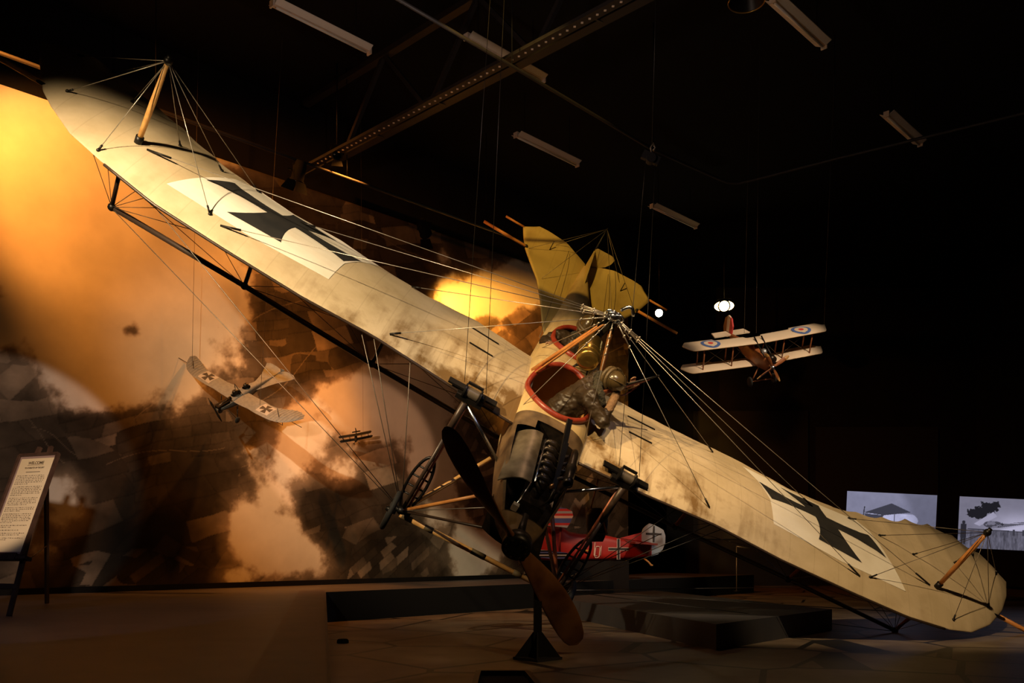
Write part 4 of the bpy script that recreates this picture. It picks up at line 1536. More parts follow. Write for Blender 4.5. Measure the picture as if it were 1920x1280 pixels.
    if detail:
        mb = MB()
        mb.lathe([(0, -.05), (.05, -.045), (.055, .02), (.03, .05)], (0, -.43, .05), (0, 1, 0), 14)
        mb.build('engine', M['engine'], root)
        for s in (-1, 1):
            MB().tube([(s * .05, -.36, .05), (s * .05, -.2, .12), (s * .05, -.05, .20)], .010, 8).build('exhaust_pipe', M['dark'], root)
        MB().ball((0, -.02, .085), (.035, .035, .045), 12, 8).build('cockpit_hood', M['dark'], root)
        MB().ball((0, -.24, .075), (.035, .045, .035), 12, 8).build('cowl_dome', M['silver'], root)
    inv = mw.inverted()
    for loc, top_ in hang:
        MB().tube([inv @ top_, loc], .0016 if detail else .005, 5).build('hanging_wire', M['wire_dk'], root)
    return root


u = Vector((.96, .20, .185))
v = Vector((-.27, .80, .55))
v = (v - u * v.dot(u)).normalized()
n = u.cross(v)
Yb = 15.0
hs = 145 / F * Yb
bm = frame(list(zip(u, v, n)), at(1414, 656, Yb), hs)
zt_ = lambda px_, Y: at(px_, HY - (CEIL - H) * F / Y, Y)
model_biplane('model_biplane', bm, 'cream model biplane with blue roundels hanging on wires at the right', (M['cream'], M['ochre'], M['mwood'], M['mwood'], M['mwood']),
              True, [((.98, .0, .205), zt_(1567, 15.1)), ((0.06, .1, .185), zt_(1424, 15.2)), ((-.09, .14, .185), zt_(1408, 15.25))])
u = Vector((.985, 0, .173))
v = Vector((-.18, .80, .6))
v = (v - u * v.dot(u)).normalized()
n = u.cross(v)
Yb = 17.3
bm = frame(list(zip(u, v, n)), at(667, 819, Yb), 31.5 / F * Yb)
model_biplane('model_biplane', bm, 'tiny black biplane silhouette hanging in front of the pink cloud', (M['black'],) * 5, False, [((.5, 0, .2), zt_(676, 17.3))])

# small copy of the monoplane before the mural: same kinds of parts, own frame
u = Vector((.83, -.30, -.47)).normalized()
v = Vector((.545, .632, .556))
v = (v - u * v.dot(u)).normalized()
n = u.cross(v)
Ym = 15.2
MS = .171
mo = at(459, 731, Ym) - v * (2.0 * MS)
mm = frame(list(zip(u, v, n)), mo, MS)
mt = empty('model_monoplane', mm, 'small grey model of the dove winged monoplane hanging before the left part of the mural', 'model aeroplane')
PATTEE = []
for k in range(4):
    an = k * math.pi / 2
    for (a_, b_) in ((.11, -.11), (.62, -.30), (.62, .30)):
        PATTEE.append((a_ * math.cos(an) - b_ * math.sin(an), a_ * math.sin(an) + b_ * math.cos(an)))
mtw = None
for o in [q for q in taube.children if q.name.split('.')[0] in ('wing', 'tailplane', 'fuselage', 'rudder', 'truss_beam', 'truss_strut', 'kingpost', 'undercarriage_strut', 'undercarriage_leg', 'cabane_strut', 'wing_tip_pole')]:
    nm = o.name.split('.')[0]
    c = o.copy()
    if nm in ('wing', 'tailplane', 'fuselage', 'rudder'):
        c.data = o.data.copy()
        c.data.materials.clear()
        c.data.materials.append(M['mgrey'])
        for p in c.data.polygons:
            p.material_index = 0
    else:
        c.data = o.data.copy()
        c.data.materials.clear()
        c.data.materials.append(M['dark'])
    COL.objects.link(c)
    c.parent = mt
    if nm == 'tailplane':
        c.scale = (1.45, 1.06, 1)
        c.location.y = -.25
    if nm == 'wing':
        s = 1 if sum(vv.co.x for vv in list(o.data.vertices)[:50]) > 0 else -1
        sq = [(3.9 - .75, .95 - .70), (3.9 + .75, .95 - .70), (3.9 + .75, .95 + .70), (3.9 - .75, .95 + .70)]
        zf = lambda off: (lambda x, y: (s * x, y, wing_z(s, x, y) + off))
        drape(sq, zf(.012)).build('marking_panel', M['mpanel'], c)
        ca, sa = math.cos(.12), math.sin(.12)
        drape([(3.9 + p[0] * ca - p[1] * sa, .95 + p[0] * sa + p[1] * ca) for p in PATTEE], zf(.024)).build('cross_marking', M['cross'], c)
        mb = MB()
        for x in np.linspace(4.9, 7.2, 8):
            le, te = wing_edges(s, x)
            mb.tube([(s * (x + .1 * t), le + (te - le) * t, wing_z(s, x + .1 * t, le + (te - le) * t) + .005) for t in np.linspace(.05, .95, 8)], .020, 5)
        tag(mb.build('wing_ribs', M['mgrey'], c), kind='stuff')
mb = MB()
mb.box((0, -1.0, -.2), (.26, .75, .26))
mb.tube([(0, -1.75, -.1), (0, .1, .15)], .14, 10)
mb.build('engine', M['dark'], mt)
for k, (x, y, z) in enumerate(((0, .7, .45), (0, 2.2, .45))):
    MB().ball((x, y, z), (.25, .3, .28), 12, 8).build('pilot_head', M['dark'], mt)
d = Vector((math.cos(2.2), 0, math.sin(2.2)))
mb = MB().tube([Vector((0, -2.0, -.2)) + d * t for t in (-1.3, -.7, 0, .7, 1.3)], [.04, .14, .08, .14, .04], 8, flat=.35)
mb.build('propeller', M['dark'], mt)
for s in (-1, 1):
    MB().lathe([(0, -.06), (.30, -.06), (.36, 0), (.30, .06), (0, .06)], (s * 1.15, -.35, -1.8), (1, 0, 0), 18).build('wheel', M['rubber'], mt)
mi_ = mm.inverted()
for loc, pxt in (((-6.2, 1.0, .4), 372), ((3.0, 1.0, .1), 530)):
    w_ = mm @ Vector(loc)
    t = at(pxt, HY - (CEIL - H) * F / w_.y, w_.y)
    MB().tube([mi_ @ t, loc], .02, 5).build('hanging_wire', M['wire_dk'], mt)

# ------------------------------------------------------------------ red aeroplane behind the nose
RY = 20.0
rpm = Matrix.Translation((0, RY, 0))
red = empty('red_aeroplane', Matrix.Translation(at(1120, 1048, RY)), 'bright red aeroplane with pale blue tail and black crosses half hidden behind the nose', 'aeroplane')
ro = at(1120, 1048, RY)
pp = lambda x, y, dy=0.0: Vector(((x - 1120) / F * RY, dy, -(y - 1048) / F * RY))
topl = [(965, 1002), (985, 992), (1003, 989), (1040, 986), (1058, 988), (1068, 996), (1090, 1000), (1140, 1003), (1165, 1009), (1226, 1017)]
botl = [(965, 1044), (1000, 1050), (1060, 1051), (1120, 1050), (1190, 1047), (1226, 1042)]
rows = []
for x in np.linspace(965, 1226, 60):
    zt = float(np.interp(x, *zip(*topl)))
    zb = float(np.interp(x, *zip(*botl)))
    w_ = float(np.interp(x, (965, 1060, 1160, 1226), (.36, .36, .22, .03)))
    rows.append([pp(x, (zt + zb) / 2 + (zt - zb) / 2 * math.copysign(abs(math.sin(a_)) ** .45, math.sin(a_)), .36 - w_ * 0 + w_ * math.copysign(abs(math.cos(a_)) ** .45, math.cos(a_))) for a_ in np.linspace(0, 2 * math.pi, 33)])
rb = MB().grid(rows)
rb.add(rows[0][:-1], [tuple(range(32))], 0, False)
rfus = rb.build('fuselage', M['red'], red)


def yside(x):
    return .36 - float(np.interp(x, (965, 1060, 1160, 1226), (.36, .36, .22, .03))) - .006


def decal(poly, m, name, par, lift=0.0):
    return MB().prism(poly, lambda p, q: pp(p[0], p[1], yside(p[0]) - lift - (.004 if q else 0))).build(name, m, par)


def plus(cx, cy, hx, hy, w_, m, lift, name):
    pl_ = [(cx - hx, cy - w_), (cx - w_, cy - w_), (cx - w_, cy - hy), (cx + w_, cy - hy), (cx + w_, cy - w_), (cx + hx, cy - w_), (cx + hx, cy + w_), (cx + w_, cy + w_), (cx + w_, cy + hy), (cx - w_, cy + hy), (cx - w_, cy + w_), (cx - hx, cy + w_)]
    return decal(pl_, m, name, rfus, lift)


plus(1161, 1029, 19.5, 19.5, 3.2, M['letter'], .004, 'cross_border')
plus(1161, 1029, 19, 19, 2.1, M['cross'], .009, 'cross_marking')
decal([(1084, 1029.5), (1106, 1031), (1106, 1033), (1084, 1031.5)], M['yellow'], 'yellow_line', rfus, .004)
# the outlined lettering "Lo!"
mb = MB()
q_ = lambda x, y: pp(x, y, yside(x) - .012)
mb.tube([q_(1116, 1016), q_(1114, 1041), q_(1120, 1042)], .010, 6)
mb.tube([q_(1117, 1027), q_(1119, 1024), q_(1124, 1024), q_(1125.5, 1027), q_(1124, 1043), q_(1121, 1045.5), q_(1116.5, 1045), q_(1115.5, 1042), q_(1117, 1027)], .010, 6)
mb.tube([q_(1128, 1023), q_(1126.5, 1041)], .010, 6)
mb.build('lettering', M['letter'], rfus)
decal([(1172, 1011), (1224, 1018), (1224, 1041), (1211, 1042)], M['red_dark'], 'tail_dark_panel', rfus, .004)  # darker red triangle laid over the tail end of the fuselage
mb = MB().prism([(1166, 1008), (1208, 997), (1208, 1014)], lambda p, q: pp(p[0], p[1], .34 if q else .38))
mb.build('fin', M['red'], red)
RO = [(1207, 998), (1210, 990), (1216, 984), (1222, 980), (1231, 983), (1241, 988), (1249, 993), (1252.5, 1004), (1252, 1018), (1247, 1030), (1238, 1039), (1226, 1043), (1226, 1017), (1207, 1014)]
rud = MB().prism(RO, lambda p, q: pp(p[0], p[1], .33 if q else .39)).build('rudder', M['paleblue'], red)
cx_, cy_ = 1230, 1000
MB().prism([(x_ + cx_, y_ + cy_) for x_, y_ in ((-15, -2), (-2, -2), (-1, -15), (2, -15), (2, -2), (15, -.5), (15, 2.5), (2, 2), (1.5, 16), (-2, 16), (-2, 2), (-15, 1.5))], lambda p, q: pp(p[0], p[1], .32 if q else .329)).build('cross_marking', M['cross'], rud)
MB().tube([pp(1212, 1047, .36), pp(1220, 1053, .36), pp(1226, 1060, .36), pp(1229, 1060, .36)], [.02, .02, .025, .02], 8).build('tail_skid', M['bamboo'], red)
MB().prism([(1185, 1016), (1226, 1019), (1226, 1022), (1185, 1019)], lambda p, q: pp(p[0], p[1], -.55 if q else .9)).build('tailplane', M['red_dark'], red)


def striped(poly, y0, y1, stripes, name, ya, yb):
    e = empty(name)
    e.parent = red
    k = 0
    y = y0
    h_ = (y1 - y0) / stripes
    ms = (M['stripe_b'], M['stripe_r'], M['paleblue'], M['stripe_r'], M['letter'], M['stripe_b'])
    while y < y1 - .01:
        c = clip_half(clip_half(poly, 1, y, False), 1, y + h_, True)
        if len(c) >= 3:
            MB().prism(c, lambda p, q: pp(p[0], p[1], ya if q else yb)).build('stripe', ms[k % 6] if name == 'upper_wing' else (M['paleblue'], M['black'], M['stripe_b'], M['black'])[k % 4], e)
        k += 1
        y += h_
    return e


striped([(1010, 951), (1042, 952), (1060, 955), (1070, 960), (1072, 968), (1067, 980), (1061, 990), (1010, 984)], 951, 990, 9, 'upper_wing', -.5, -.1)
striped([(990, 1029), (1024, 1031), (1062, 1036), (1062, 1049), (1024, 1046), (990, 1042)], 1029, 1049, 8, 'lower_wing', -.5, -.08)
for x0, x1 in ((1020, 1030), (1050, 1048)):
    MB().tube([pp(x0, 986, -.3), pp(x1, 1034, -.3)], .02, 8).build('strut', M['red_dark'], red)
tb = at(1085, 1050, 20.36)
tag(MB().box((tb.x, 20.5, (tb.z - .0) / 2), (1.12, .42, tb.z / 2 - .012)).build('display_plinth', M['riser']), 'black display box under the red aeroplane', 'plinth')

# brown bag behind the right undercarriage strut, unidentified; the hanging form and cord are invented
bg = at(1119, 985, 13.2)
lump = empty('brown_lump', Matrix.Translation(bg), 'dark brown rounded unidentified bag hanging behind the right undercarriage strut', 'lump')
rows = []
for i in range(15):
    t = i / 14
    r_ = .165 * (math.sin(math.pi * min(1, .12 + t * .62)) ** .6) * (1 if t < .9 else 1 - (t - .9) * 4)
    rows.append([(r_ * math.cos(2 * math.pi * k / 24), r_ * .8 * math.sin(2 * math.pi * k / 24), -.24 + .5 * t) for k in range(25)])
MB().grid(rows).build('lump_body', M['leather'], lump)
MB().tube([(-.10, 0, .22), (-.04, 0, .44), (.02, 0, .70)], .012, 8).build('lump_strap', M['wood'], lump)
MB().tube([(.06, -.1, .18), (.10, -.12, .0), (.14, -.08, -.12)], .012, 8).build('lump_strap', M['wood'], lump)
MB().tube([(.155 * math.cos(2 * math.pi * k / 30), .125 * math.sin(2 * math.pi * k / 30), -.12) for k in range(30)], .012, 8, closed=True).build('lump_rim', M['strap'], lump)
rope([bg + Vector((.02, 0, .68)), PMv((1.6, 1.0, zs(1.6) - .05))], .006, M['wire_dk'], 'short added cord holding the brown bag under the lower wing', 'cord')

# ------------------------------------------------------------------ plinth on the right, tray, post
c0 = on_z(1343, 1170, .31)
c1 = on_z(1037, 1119, .31)
c2 = on_z(1560, 1142, .31)
c3 = c1 + (c2 - c0)
tag(MB().prism([(p.x, p.y) for p in (c0, c1, c3, c2)], lambda p, q: (p[0], p[1], .31 * q + .001)).build('display_plinth', [M['plinth']]), 'low charcoal plinth with sharp front corner under the lower wing', 'plinth')
p0 = on_z(985, 1258, 0)
p0 = on_z(897, 1258, .05)
p1 = on_z(988, 1258, .05)
tr = empty('floor_tray', Matrix.Translation((p0.x, p0.y, 0)), 'shallow dark framed tray lying on the floor at the bottom edge', 'tray')
L_ = p1.x - p0.x
for a_, b_ in (((0, 0), (L_, 0)), ((L_, 0), (L_ + .12, -1.2)), ((0, 0), (.0, -1.2)), ((.0, -1.2), (L_ + .12, -1.2))):
    MB().bar((*a_, .03), (*b_, .03), .05, .06).build('tray_rim', M['dark'], tr)
MB().prism([(0, 0), (L_, 0), (L_ + .12, -1.2), (0, -1.2)], lambda p, q: (p[0], p[1], .004 + .012 * q)).build('tray_bed', M['black'], tr)
bp = on_z(1381, 1108, .31)
zt1 = H + (HY - 1024) / F * bp.y
bpst = empty('barrier_post', Matrix.Translation(bp), 'slim grey post with short top rail standing on the charcoal plinth', 'post')
MB().tube([(0, 0, 0), (0, 0, zt1 - .31)], .012, 8).build('upright', M['wire_dk'], bpst)
MB().tube([(0, 0, zt1 - .31), (.34, .1, zt1 - .36)], .016, 8).build('top_rail', M['wire_dk'], bpst)
MB().disc((0, 0, .008), (0, 0, 1), .07, .016, 20).build('foot', M['dark'], bpst)
fp = on_z(634, 1205, 0)
tag(MB().lathe([(0, .05), (.06, .05), (.075, .03), (.075, 0), (0, 0)], (fp.x + .06, fp.y, .001), (0, 0, 1), 20).build('floor_puck', M['black']), 'little black floor puck beside the platform kerb', 'floor puck')  # plain dark disc of unknown purpose, no lamp in it

# ------------------------------------------------------------------ easel with the welcome board
EA, ET = math.radians(22), math.radians(22)
hx = Vector((math.cos(EA), -math.sin(EA), 0))
lb = Vector((math.sin(EA) * math.sin(ET), math.cos(EA) * math.sin(ET), math.cos(ET)))
nb = hx.cross(lb).normalized()
if nb.y > 0:
    nb = -nb
BR = at(43, 1042, 9.55)                                                  # lower right corner of the board
BW, BH = .60, 1.235
Rb = Matrix((hx, -nb, lb)).transposed()
orig = Vector((BR.x - hx.x * BW / 2, BR.y - hx.y * BW / 2, PZ))
easel = empty('easel', Matrix.Translation(orig), 'dark wooden tripod easel standing on the platform at the left edge', 'easel')
B0 = BR - hx * (BW / 2) - orig                                            # lower edge midpoint, local
for s in (-1, 1):
    foot = B0 + hx * (.36 * s) - lb * ((B0.z) / lb.z)
    topp = B0 + lb * (BH + .13) + hx * (.085 * s - .02) - nb * .045
    foot = foot - nb * .045
    foot.z = 0.0
    MB().bar(foot, topp, .055, .03, nb).build('front_leg', M['easel'], easel)
tp_ = B0 + lb * (BH * .86) - nb * .07
ft = on_z(88, 1131, PZ) - orig
ft.z = .0
MB().bar(ft, tp_ + hx * .1, .05, .03, hx).build('rear_leg', M['easel'], easel)
MB().bar(B0 - hx * .40 - lb * .035 + nb * .02, B0 + hx * .42 - lb * .035 + nb * .02, .09, .035, lb).build('ledge', M['easel'], easel)
MB().bar(B0 - hx * .30 - lb * .03 + nb * .065, B0 + hx * .28 - lb * .03 + nb * .065, .02, .08, lb).build('ledge_lip', M['easel'], easel)
MB().bar(B0 - hx * .34 - lb * .34 - nb * .03, B0 + hx * .34 - lb * .34 - nb * .03, .02, .06, lb).build('cross_brace', M['easel'], easel)
MB().tube([B0 + hx * .33 - lb * .02 - nb * .05, tp_ * .47 + ft * .53 + hx * .05], .006, 6).build('stay_chain', M['wire_dk'], easel)
bd = empty('welcome_board', frame(list(zip(hx, -nb, lb)), B0 + orig), 'framed cream welcome board with brown printed text resting on the easel', 'sign')
FW = .030
for a_, b_ in (((-BW / 2, 0), (-BW / 2, BH)), ((BW / 2, 0), (BW / 2, BH)), ((-BW / 2, 0), (BW / 2, 0)), ((-BW / 2, BH), (BW / 2, BH))):
    MB().bar((a_[0], -.012, a_[1]), (b_[0], -.012, b_[1]), FW, .04, (0, 1, 0)).build('frame_rail', M['easel'], bd)
MB().box((0, 0, BH / 2), (BW / 2 - .008, .004, BH / 2 - .008)).build('mount_board', M['mount'], bd)
pap = MB().box((0, -.006, BH / 2), (BW / 2 - .045, .003, BH / 2 - .045)).build('printed_sheet', M['paper'], bd)


def text(body, size, m, name, parent, loc, bold=0.0, rot=(math.pi / 2, 0, 0)):
    cu = bpy.data.curves.new(name, 'FONT')
    cu.body = body
    cu.size = size
    cu.align_x = 'CENTER'
    cu.offset = bold
    cu.extrude = .0006
    ob = bpy.data.objects.new(name, cu)
    COL.objects.link(ob)
    dg = bpy.context.evaluated_depsgraph_get()
    me = bpy.data.meshes.new_from_object(ob.evaluated_get(dg))
    bpy.data.objects.remove(ob)
    me.materials.clear()
    me.materials.append(m)
    o = bpy.data.objects.new(name, me)
    COL.objects.link(o)
    o.parent = parent
    o.location = loc
    o.rotation_euler = rot
    return o


TOPZ = BH - .12
hd = text('WELCOME', .050, M['ink'], 'heading', pap, (0, -.0105, TOPZ), .0012)
MB().box((0, -.0105, TOPZ - .012), (.125, .0006, .0016)).build('heading_rule', M['ink'], pap)
text('TO KNIGHTS OF THE SKY', .026, M['ink'], 'subheading', pap, (0, -.0105, TOPZ - .055), .0008)
r2 = random.Random(5)
mb = MB()
mb.box((0, -.0105, TOPZ - .098), (.11, .0005, .0035))
z = TOPZ - .145
for lines in (6, 6, 5, 3, 6, 2, 1, 2, 2):
    for li in range(lines):
        x = -.225
        end = .225 if li < lines - 1 else -.05 + .2 * r2.random()
        while x < end - .02:
            wl = r2.uniform(.012, .042)
            wl = min(wl, end - x)
            for q in range(max(1, int(wl / .0075))):
                hgt = r2.choice((.0030, .0030, .0046))
                mb.box((x + .0037 + q * .0075, -.0105, z + (hgt - .003)), (.0026, .0005, hgt))
            x += wl + .008
        z -= .0205
    z -= .016
tag(mb.build('body_text', M['ink'], pap), kind='stuff')

# ------------------------------------------------------------------ lit photographs on the right
M['screen'] = mat('lit_photograph', (.1, .1, .1), .5, emit=(1, 1, 1), es=1.25, attr='print')


def screen(px0, py0, px1, py1, Y, label, paint, tilt=.048):
    a_, b_ = at(px0, py1, Y), at(px1, py0, Y)
    W_, H_ = b_.x - a_.x, b_.z - a_.z
    e = empty('photo_panel', Matrix.Translation((a_.x, Y, a_.z)) @ Matrix.Rotation(tilt, 4, 'Y'), label, 'photograph')
    MB().box((W_ / 2, .03, H_ / 2), (W_ / 2, .025, H_ / 2)).build('panel_board', M['black'], e)
    nx, nz_ = 220, 130
    A_, B_ = np.meshgrid(np.linspace(0, 1, nx), np.linspace(0, 1, nz_), indexing='ij')
    P_ = np.stack([A_ * W_, np.full_like(A_, .002), B_ * H_], -1)
    colour_grid(P_, paint(A_, 1 - B_), 'lit_print', M['screen'], e)
    MB().bar((W_ * .5, .08, H_ * .5), (W_ * .5, 29.36 - Y, H_ * .5), .08, .08).build('wall_arm', M['black'], e)
    return e


def tri(A_, B_, p, q, r):
    s = lambda a, b: (A_ - a[0]) * (b[1] - a[1]) - (B_ - a[1]) * (b[0] - a[0])
    d1, d2, d3 = s(p, q), s(q, r), s(r, p)
    return ((d1 >= 0) & (d2 >= 0) & (d3 >= 0)) | ((d1 <= 0) & (d2 <= 0) & (d3 <= 0))


def ell(A_, B_, cx, cy, rx, ry):
    return ((A_ - cx) / rx) ** 2 + ((B_ - cy) / ry) ** 2 < 1


def paint1(A_, B_):
    nz_ = fbm(A_ * 14, B_ * 8, 3, 5)
    g = .17 + .05 * A_ * 0 + .05 * (nz_ - .5) + .05 * (1 - B_)
    g = np.where((B_ > .62 - .0 * A_), .055 + .05 * nz_, g)
    body = ell(A_, B_, .50, .52, .30, .20)
    g = np.where(body & (B_ > .40), .42 + .2 * (nz_ - .5), g)
    roof = tri(A_, B_, (.20, .40), (.50, .20), (.72, .36)) | tri(A_, B_, (.20, .40), (.72, .36), (.42, .44))
    g = np.where(roof, .045, g)
    g = np.where(tri(A_, B_, (.20, .42), (.42, .44), (.30, .75)), .05, g)
    g = np.where(ell(A_, B_, .06, .50, .07, .10) | ell(A_, B_, .10, .62, .10, .10), .035, g)
    g = np.where(ell(A_, B_, .655, .58, .028, .06) | tri(A_, B_, (.60, .92), (.66, .62), (.74, .92)), .05, g)
    g = np.where((np.abs(A_ - .19 + .05 * (B_ - .5)) < .006) & (B_ > .28) & (B_ < .78), .03, g)
    g = np.where((np.abs(A_ - .535) < .004) & (B_ > .4) & (B_ < .75), .06, g)
    g = g * (1 - .35 * sstep(.60, .75, A_ - .25 * B_ + .05))
    return np.stack([g * .78, g * .78, g * 1.15], -1)


def paint2(A_, B_):
    nz_ = fbm(A_ * 16, B_ * 12, 8, 6)
    g = .16 + .20 * np.exp(-((A_ - .62) / .28) ** 2 - ((B_ - .50) / .22) ** 2) + .03 * (nz_ - .5)
    gr = fbm(A_ * 60, B_ * 10, 12, 4)
    g = np.where(B_ > .63 + .02 * A_, .07 + .14 * (gr - .35), g)
    leaf = fbm(A_ * 30, B_ * 20, 17, 4)
    tree = np.exp(-((A_ - .26) / .13) ** 2 - ((B_ - .24) / .14) ** 2) + np.exp(-((A_ - .17) / .09) ** 2 - ((B_ - .36) / .10) ** 2) + .8 * np.exp(-((A_ - .35) / .10) ** 2 - ((B_ - .14) / .09) ** 2)
    g = np.where(tree + (leaf - .5) * 1.3 > .62, .012, g)
    g = np.where(tri(A_, B_, (.16, .52), (.36, .27), (.40, .36)) | tri(A_, B_, (.16, .52), (.40, .36), (.22, .56)), .30 + .06 * (nz_ - .5), g)
    g = np.where(tri(A_, B_, (.40, .50), (.75, .47), (.42, .58)), .09, g)
    g = np.where(tri(A_, B_, (.55, .47), (1.0, .38), (1.0, .47)), .10, g)
    g = np.where(tri(A_, B_, (.42, .62), (.75, .49), (1.0, .60)) & (B_ > .5), .42, g)
    g = np.where(((np.abs(B_ - .62 - .03 * A_) < .008) & (A_ > .1)), .03, g)
    for c in (.58, .68, .86):
        g = np.where((np.abs(A_ - c) < .010) & (B_ > .60) & (B_ < .72), .04, g)
    g = np.where(ell(A_, B_, .055, .50, .018, .035) | ((np.abs(A_ - .055) < .03) & (B_ > .53) & (B_ < .80)) | ((np.abs(np.abs(A_ - .055) - .014) < .010) & (B_ >= .80) & (B_ < .93)), .022, g)
    g = np.where(ell(A_, B_, .36, .52, .10, .07), .05 + .1 * (nz_ > .55), g)
    pl_ = ((np.abs(A_ - .455) < .018) & (np.abs(B_ - .51) < .007)) | ((np.abs(A_ - .455) < .006) & (np.abs(B_ - .51) < .03))
    g = np.where(pl_, .01, g)
    return np.stack([g * .84, g * .80, g * 1.10], -1)


screen(1584, 920, 1753, 1016, 19.0, 'left lit grey photograph of men beside a parked aircraft on the dark wall', paint1)
screen(1795, 930, 1975, 1026, 19.0, 'right lit grey photograph of an aeroplane nosed into a tree on the dark wall', paint2)

# ------------------------------------------------------------------ overhead: tubes, truss, rails, fixtures
TUBES = [((510, 8), (686, 102), 'unlit white fluorescent batten nearest the upper left corner of the hall', 'upper left'), ((874, 70), (1009, 156), 'unlit white batten partly hidden behind the black roof truss', ''),
         ((967, 254), (1079, 311), 'unlit batten hanging high above the fuselage in the middle', ''), ((1222, 387), (1298, 428), 'farthest small unlit batten below the pulley block', ''),
         ((1449, 0), (1546, 87), 'large unlit batten cut by the top edge at the right', ''), ((1662, 215), (1722, 272), 'dim unlit batten crossed by the bent pipe at the far right', '')]
TZ_ = 9.0
for (x0, y0), (x1, y1), lab, _ in TUBES:
    a_ = on_z(x0, y0, TZ_)
    b_ = on_z(x1, y1, TZ_)
    d = D1 * 1.0
    L_ = (b_ - a_).dot(D1)
    b_ = a_ + D1 * L_
    e = empty('fluorescent_batten', Matrix.Translation(a_), lab, 'ceiling light')
    e.rotation_euler = (0, 0, math.atan2(D1.y, D1.x))
    MB().prism([(-.05, .06), (.05, .06), (.035, .005), (-.035, .005)], lambda p, q: (L_ * q, p[0], p[1])).build('batten_housing', M['tubehouse'], e)
    MB().prism([(-.13, .045), (-.13, .055), (-.04, .005), (-.04, -.002)], lambda p, q: (.02 + (L_ - .04) * q, p[0], p[1])).build('reflector_wing', M['tube'], e)
    MB().prism([(.13, .045), (.13, .055), (.04, .005), (.04, -.002)], lambda p, q: (.02 + (L_ - .04) * q, p[0], p[1])).build('reflector_wing', M['tubehouse'], e)
    MB().tube([(.06, 0, -.022), (L_ - .06, 0, -.022)], .019, 10).build('tube', M['tube'], e)
    for x in (0, L_):
        MB().box((x, 0, .01), (.012, .05, .05)).build('end_cap', M['tubehouse'], e)
    for x in (.25, L_ - .25):
        MB().tube([(x, 0, .06), (x, 0, CEIL - TZ_)], .006, 6).build('hanger_rod', M['black'], e)

ta, tb_ = on_z(590, 318, 8.4), on_z(1210, -8, 8.4)
td = (tb_ - ta).normalized()
tl = (tb_ - ta).length
tru = empty('roof_truss', Matrix.Translation(ta), 'black steel roof truss slanting across the top of the hall', 'truss')
td2 = td * (tl + 3.5)
MB().bar(-td * .3, td2, .16, .12).build('lower_chord', M['steel'], tru)
MB().bar(-td * .3 + Vector((0, 0, 1.35)), td2 + Vector((0, 0, 1.35)), .14, .10).build('upper_chord', M['steel'], tru)
q0 = on_z(770, 190, 8.4)
s0 = (q0 - ta).dot(td)
k = -3
for k in range(-3, 6):
    s_ = s0 + 2.34 * k
    for ds in (-1.17, 1.17):
        if s_ < -.2 or s_ + ds < -.2 or s_ + ds > tl + 3.4:
            continue
        MB().bar(td * s_, td * (s_ + ds) + Vector((0, 0, 1.35)), .07, .07).build('web_member', M['steel'], tru)
off = Vector((td.y, -td.x, 0)) * -.28
if off.y > 0:
    off = -off
tray = MB().bar(off + Vector((0, 0, -.10)), off + td * (tl + 3.4) + Vector((0, 0, -.10)), .16, .05).build('cable_tray', M['steel'], tru)
mb = MB()
s_ = .4
while s_ < tl + 3:
    mb.box(off + td * s_ + Vector((0, 0, -.128)), (.016, .016, .004))
    s_ += .13
tag(mb.build('tray_slots', M['tubehouse'], tray), kind='stuff')
s_ = .5
while s_ < tl + 3:
    MB().bar(off + td * s_ + Vector((0, 0, -.09)), td * s_ + Vector((0, 0, -.05)), .03, .03).build('tray_bracket', M['steel'], tray)
    s_ += 1.6

PZ_ = 7.8
ps = [on_z(x, y, PZ_) for x, y in ((740, -5), (960, 124), (1225, 281), (1345, 334), (1365, 342), (1385, 343), (1410, 338), (1565, 298), (1920, 212), (2050, 180))]
rail = tag(MB().tube(ps, .024, 10).build('lighting_pipe', M['steel']), 'dark bent pipe rail hung below the ceiling at the right', 'pipe')
for i in (1, 2, 7, 8):
    MB().tube([ps[i], ps[i] + Vector((0, 0, CEIL - PZ_))], .008, 6).build('hanger_rod', M['black'], rail)
fa = at(560, 325, 15.3)
r0, r1 = fa - D1 * 7.0 + Vector((0, 0, .22)), fa + D1 * 6.2 + Vector((0, 0, .22))
rail = tag(MB().tube([r0, r1], .028, 10).build('lighting_pipe', M['steel']), 'straight dark pipe rail carrying spotlights above the mural', 'pipe')
for t in (1.0, 4.5, 8.0, 11.5):
    p = r0 + D1 * t
    MB().tube([p, (p.x, p.y, CEIL)], .008, 6).build('hanger_rod', M['black'], rail)


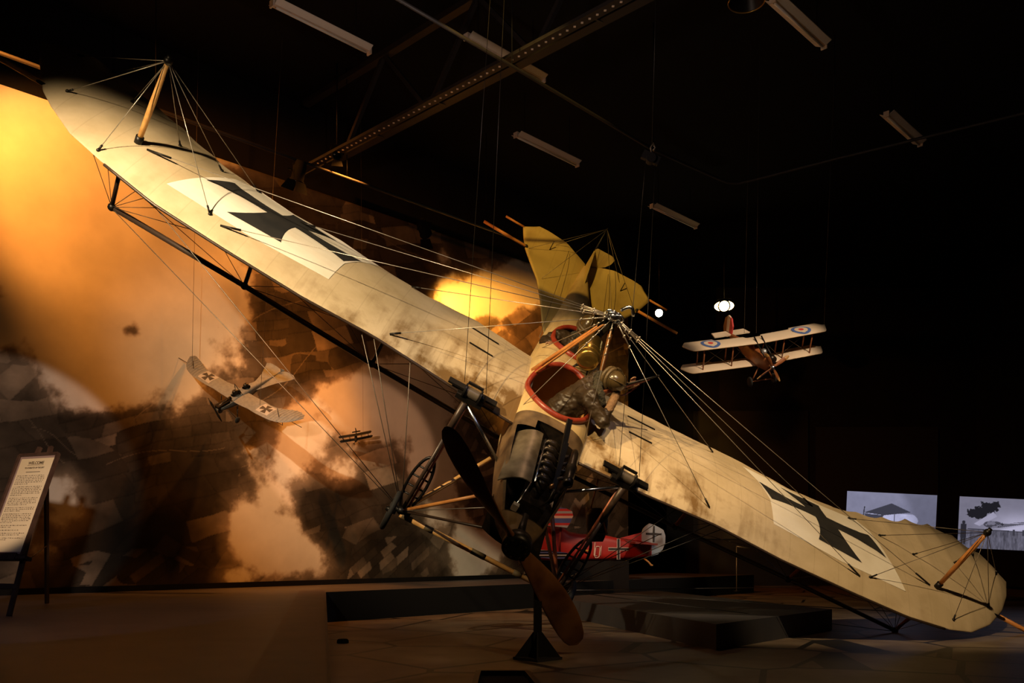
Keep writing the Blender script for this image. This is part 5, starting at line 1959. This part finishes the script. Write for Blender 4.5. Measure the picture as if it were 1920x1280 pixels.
def fixture(p, aim, label, barn=True, lit=None, size=1.0, up=.22):
    R_ = rot_to(Vector(aim) - Vector(p), (0, 0, 1))
    e = empty('stage_spotlight', Matrix.Translation(p), label, 'spotlight')
    g = lambda x, y, z: R_ @ (Vector((x, y, z)) * size)
    mb = MB().lathe([(0, -.22), (.09, -.21), (.11, -.12), (.11, .10), (.125, .11), (.125, .13), (.10, .13)], (0, 0, 0), R_ @ Vector((0, 0, 1)), 18)
    mb.v = [tuple(Vector(v_) * size) for v_ in mb.v]
    mb.build('lamp_can', M['black'], e)
    mb = MB().tube([g(0, .14, 0), g(.14, .14, -.02), g(.16, 0, -.02), g(.14, -.14, -.02), g(0, -.14, 0)], .010, 6)
    mb.build('yoke', M['black'], e)
    top = g(.16, 0, -.02)
    MB().tube([top, (top.x, top.y, max(up, top.z + .03))], .014, 8).build('clamp', M['dark'], e)
    if barn:
        for s in (-1, 1):
            mb = MB()
            mb.add([g(.12 * s, -.10, .13), g(.12 * s, .10, .13), g(.22 * s, .13, .30), g(.22 * s, -.13, .30), g(.128 * s, -.10, .13), g(.128 * s, .10, .13), g(.228 * s, .13, .30), g(.228 * s, -.13, .30)],
                   [(0, 1, 2, 3), (7, 6, 5, 4), (0, 4, 5, 1), (1, 5, 6, 2), (2, 6, 7, 3), (3, 7, 4, 0)], 0, False)
            mb.build('barn_door', M['black'], e)
    if lit:
        m_, w_, h_ = lit
        vs = [g(h_ * math.sin(2 * math.pi * k / 24), w_ * math.cos(2 * math.pi * k / 24), .125) for k in range(24)] + [g(0, 0, .128)]
        MB().add(vs, [(k, (k + 1) % 24, 24) for k in range(24)]).build('lens', m_, e)
    return e


fixture(fa, W0 + D1 * 4 + Vector((0, 0, 4)), 'dark barn door spotlight on the rail above the long wing', True, (M['lamp_dim'], .06, .06))
fb = at(795, 430, 17.45)
fixture(fb, W0 + D1 * 9.8 + Vector((0, 0, 6)), 'dark barn door spotlight with pale flaps above the glowing cloud', True, (M['lamp_dim'], .06, .06))
fc = at(632, 290, 15.9)
fixture(fc, fc + Vector((0.2, -1, -.5)), 'small dark spotlight at the lower end of the roof truss', True, None, .8, CEIL - fc.z)
fd = at(1236, 587, 24.0)
fixture(fd, (0, 6, 3.4), 'small round white lamp shining beside the tail', False, (M['lamp_on'], .12, .12), 1.0, CEIL - fd.z)
fe = at(1358, 574, 24.0)
fixture(fe, (0, 2, 2.4), 'bright yellow wide lamp shining above the model biplane', False, (M['lamp_warm'], .19, .10), 1.35, CEIL - fe.z)
# high bay lamp at the top edge
hb_ = at(1400, -12, 12.8)
bl = empty('bay_lamp', Matrix.Translation(hb_), 'dark bell shaped lamp just peeping in at the top edge', 'ceiling light')
MB().lathe([(.26, -.12), (.24, -.08), (.16, .06), (.09, .14), (.05, .16), (0, .16)], (0, 0, 0), (0, 0, 1), 28).build('lamp_shade', M['dark'], bl)
MB().tube([(.26 * math.cos(2 * math.pi * k / 36), .26 * math.sin(2 * math.pi * k / 36), -.12) for k in range(36)], .010, 8, closed=True).build('shade_rim', M['brass'], bl)
MB().tube([(0, 0, .15), (0, 0, CEIL - hb_.z)], .012, 8).build('suspension_rod', M['black'], bl)
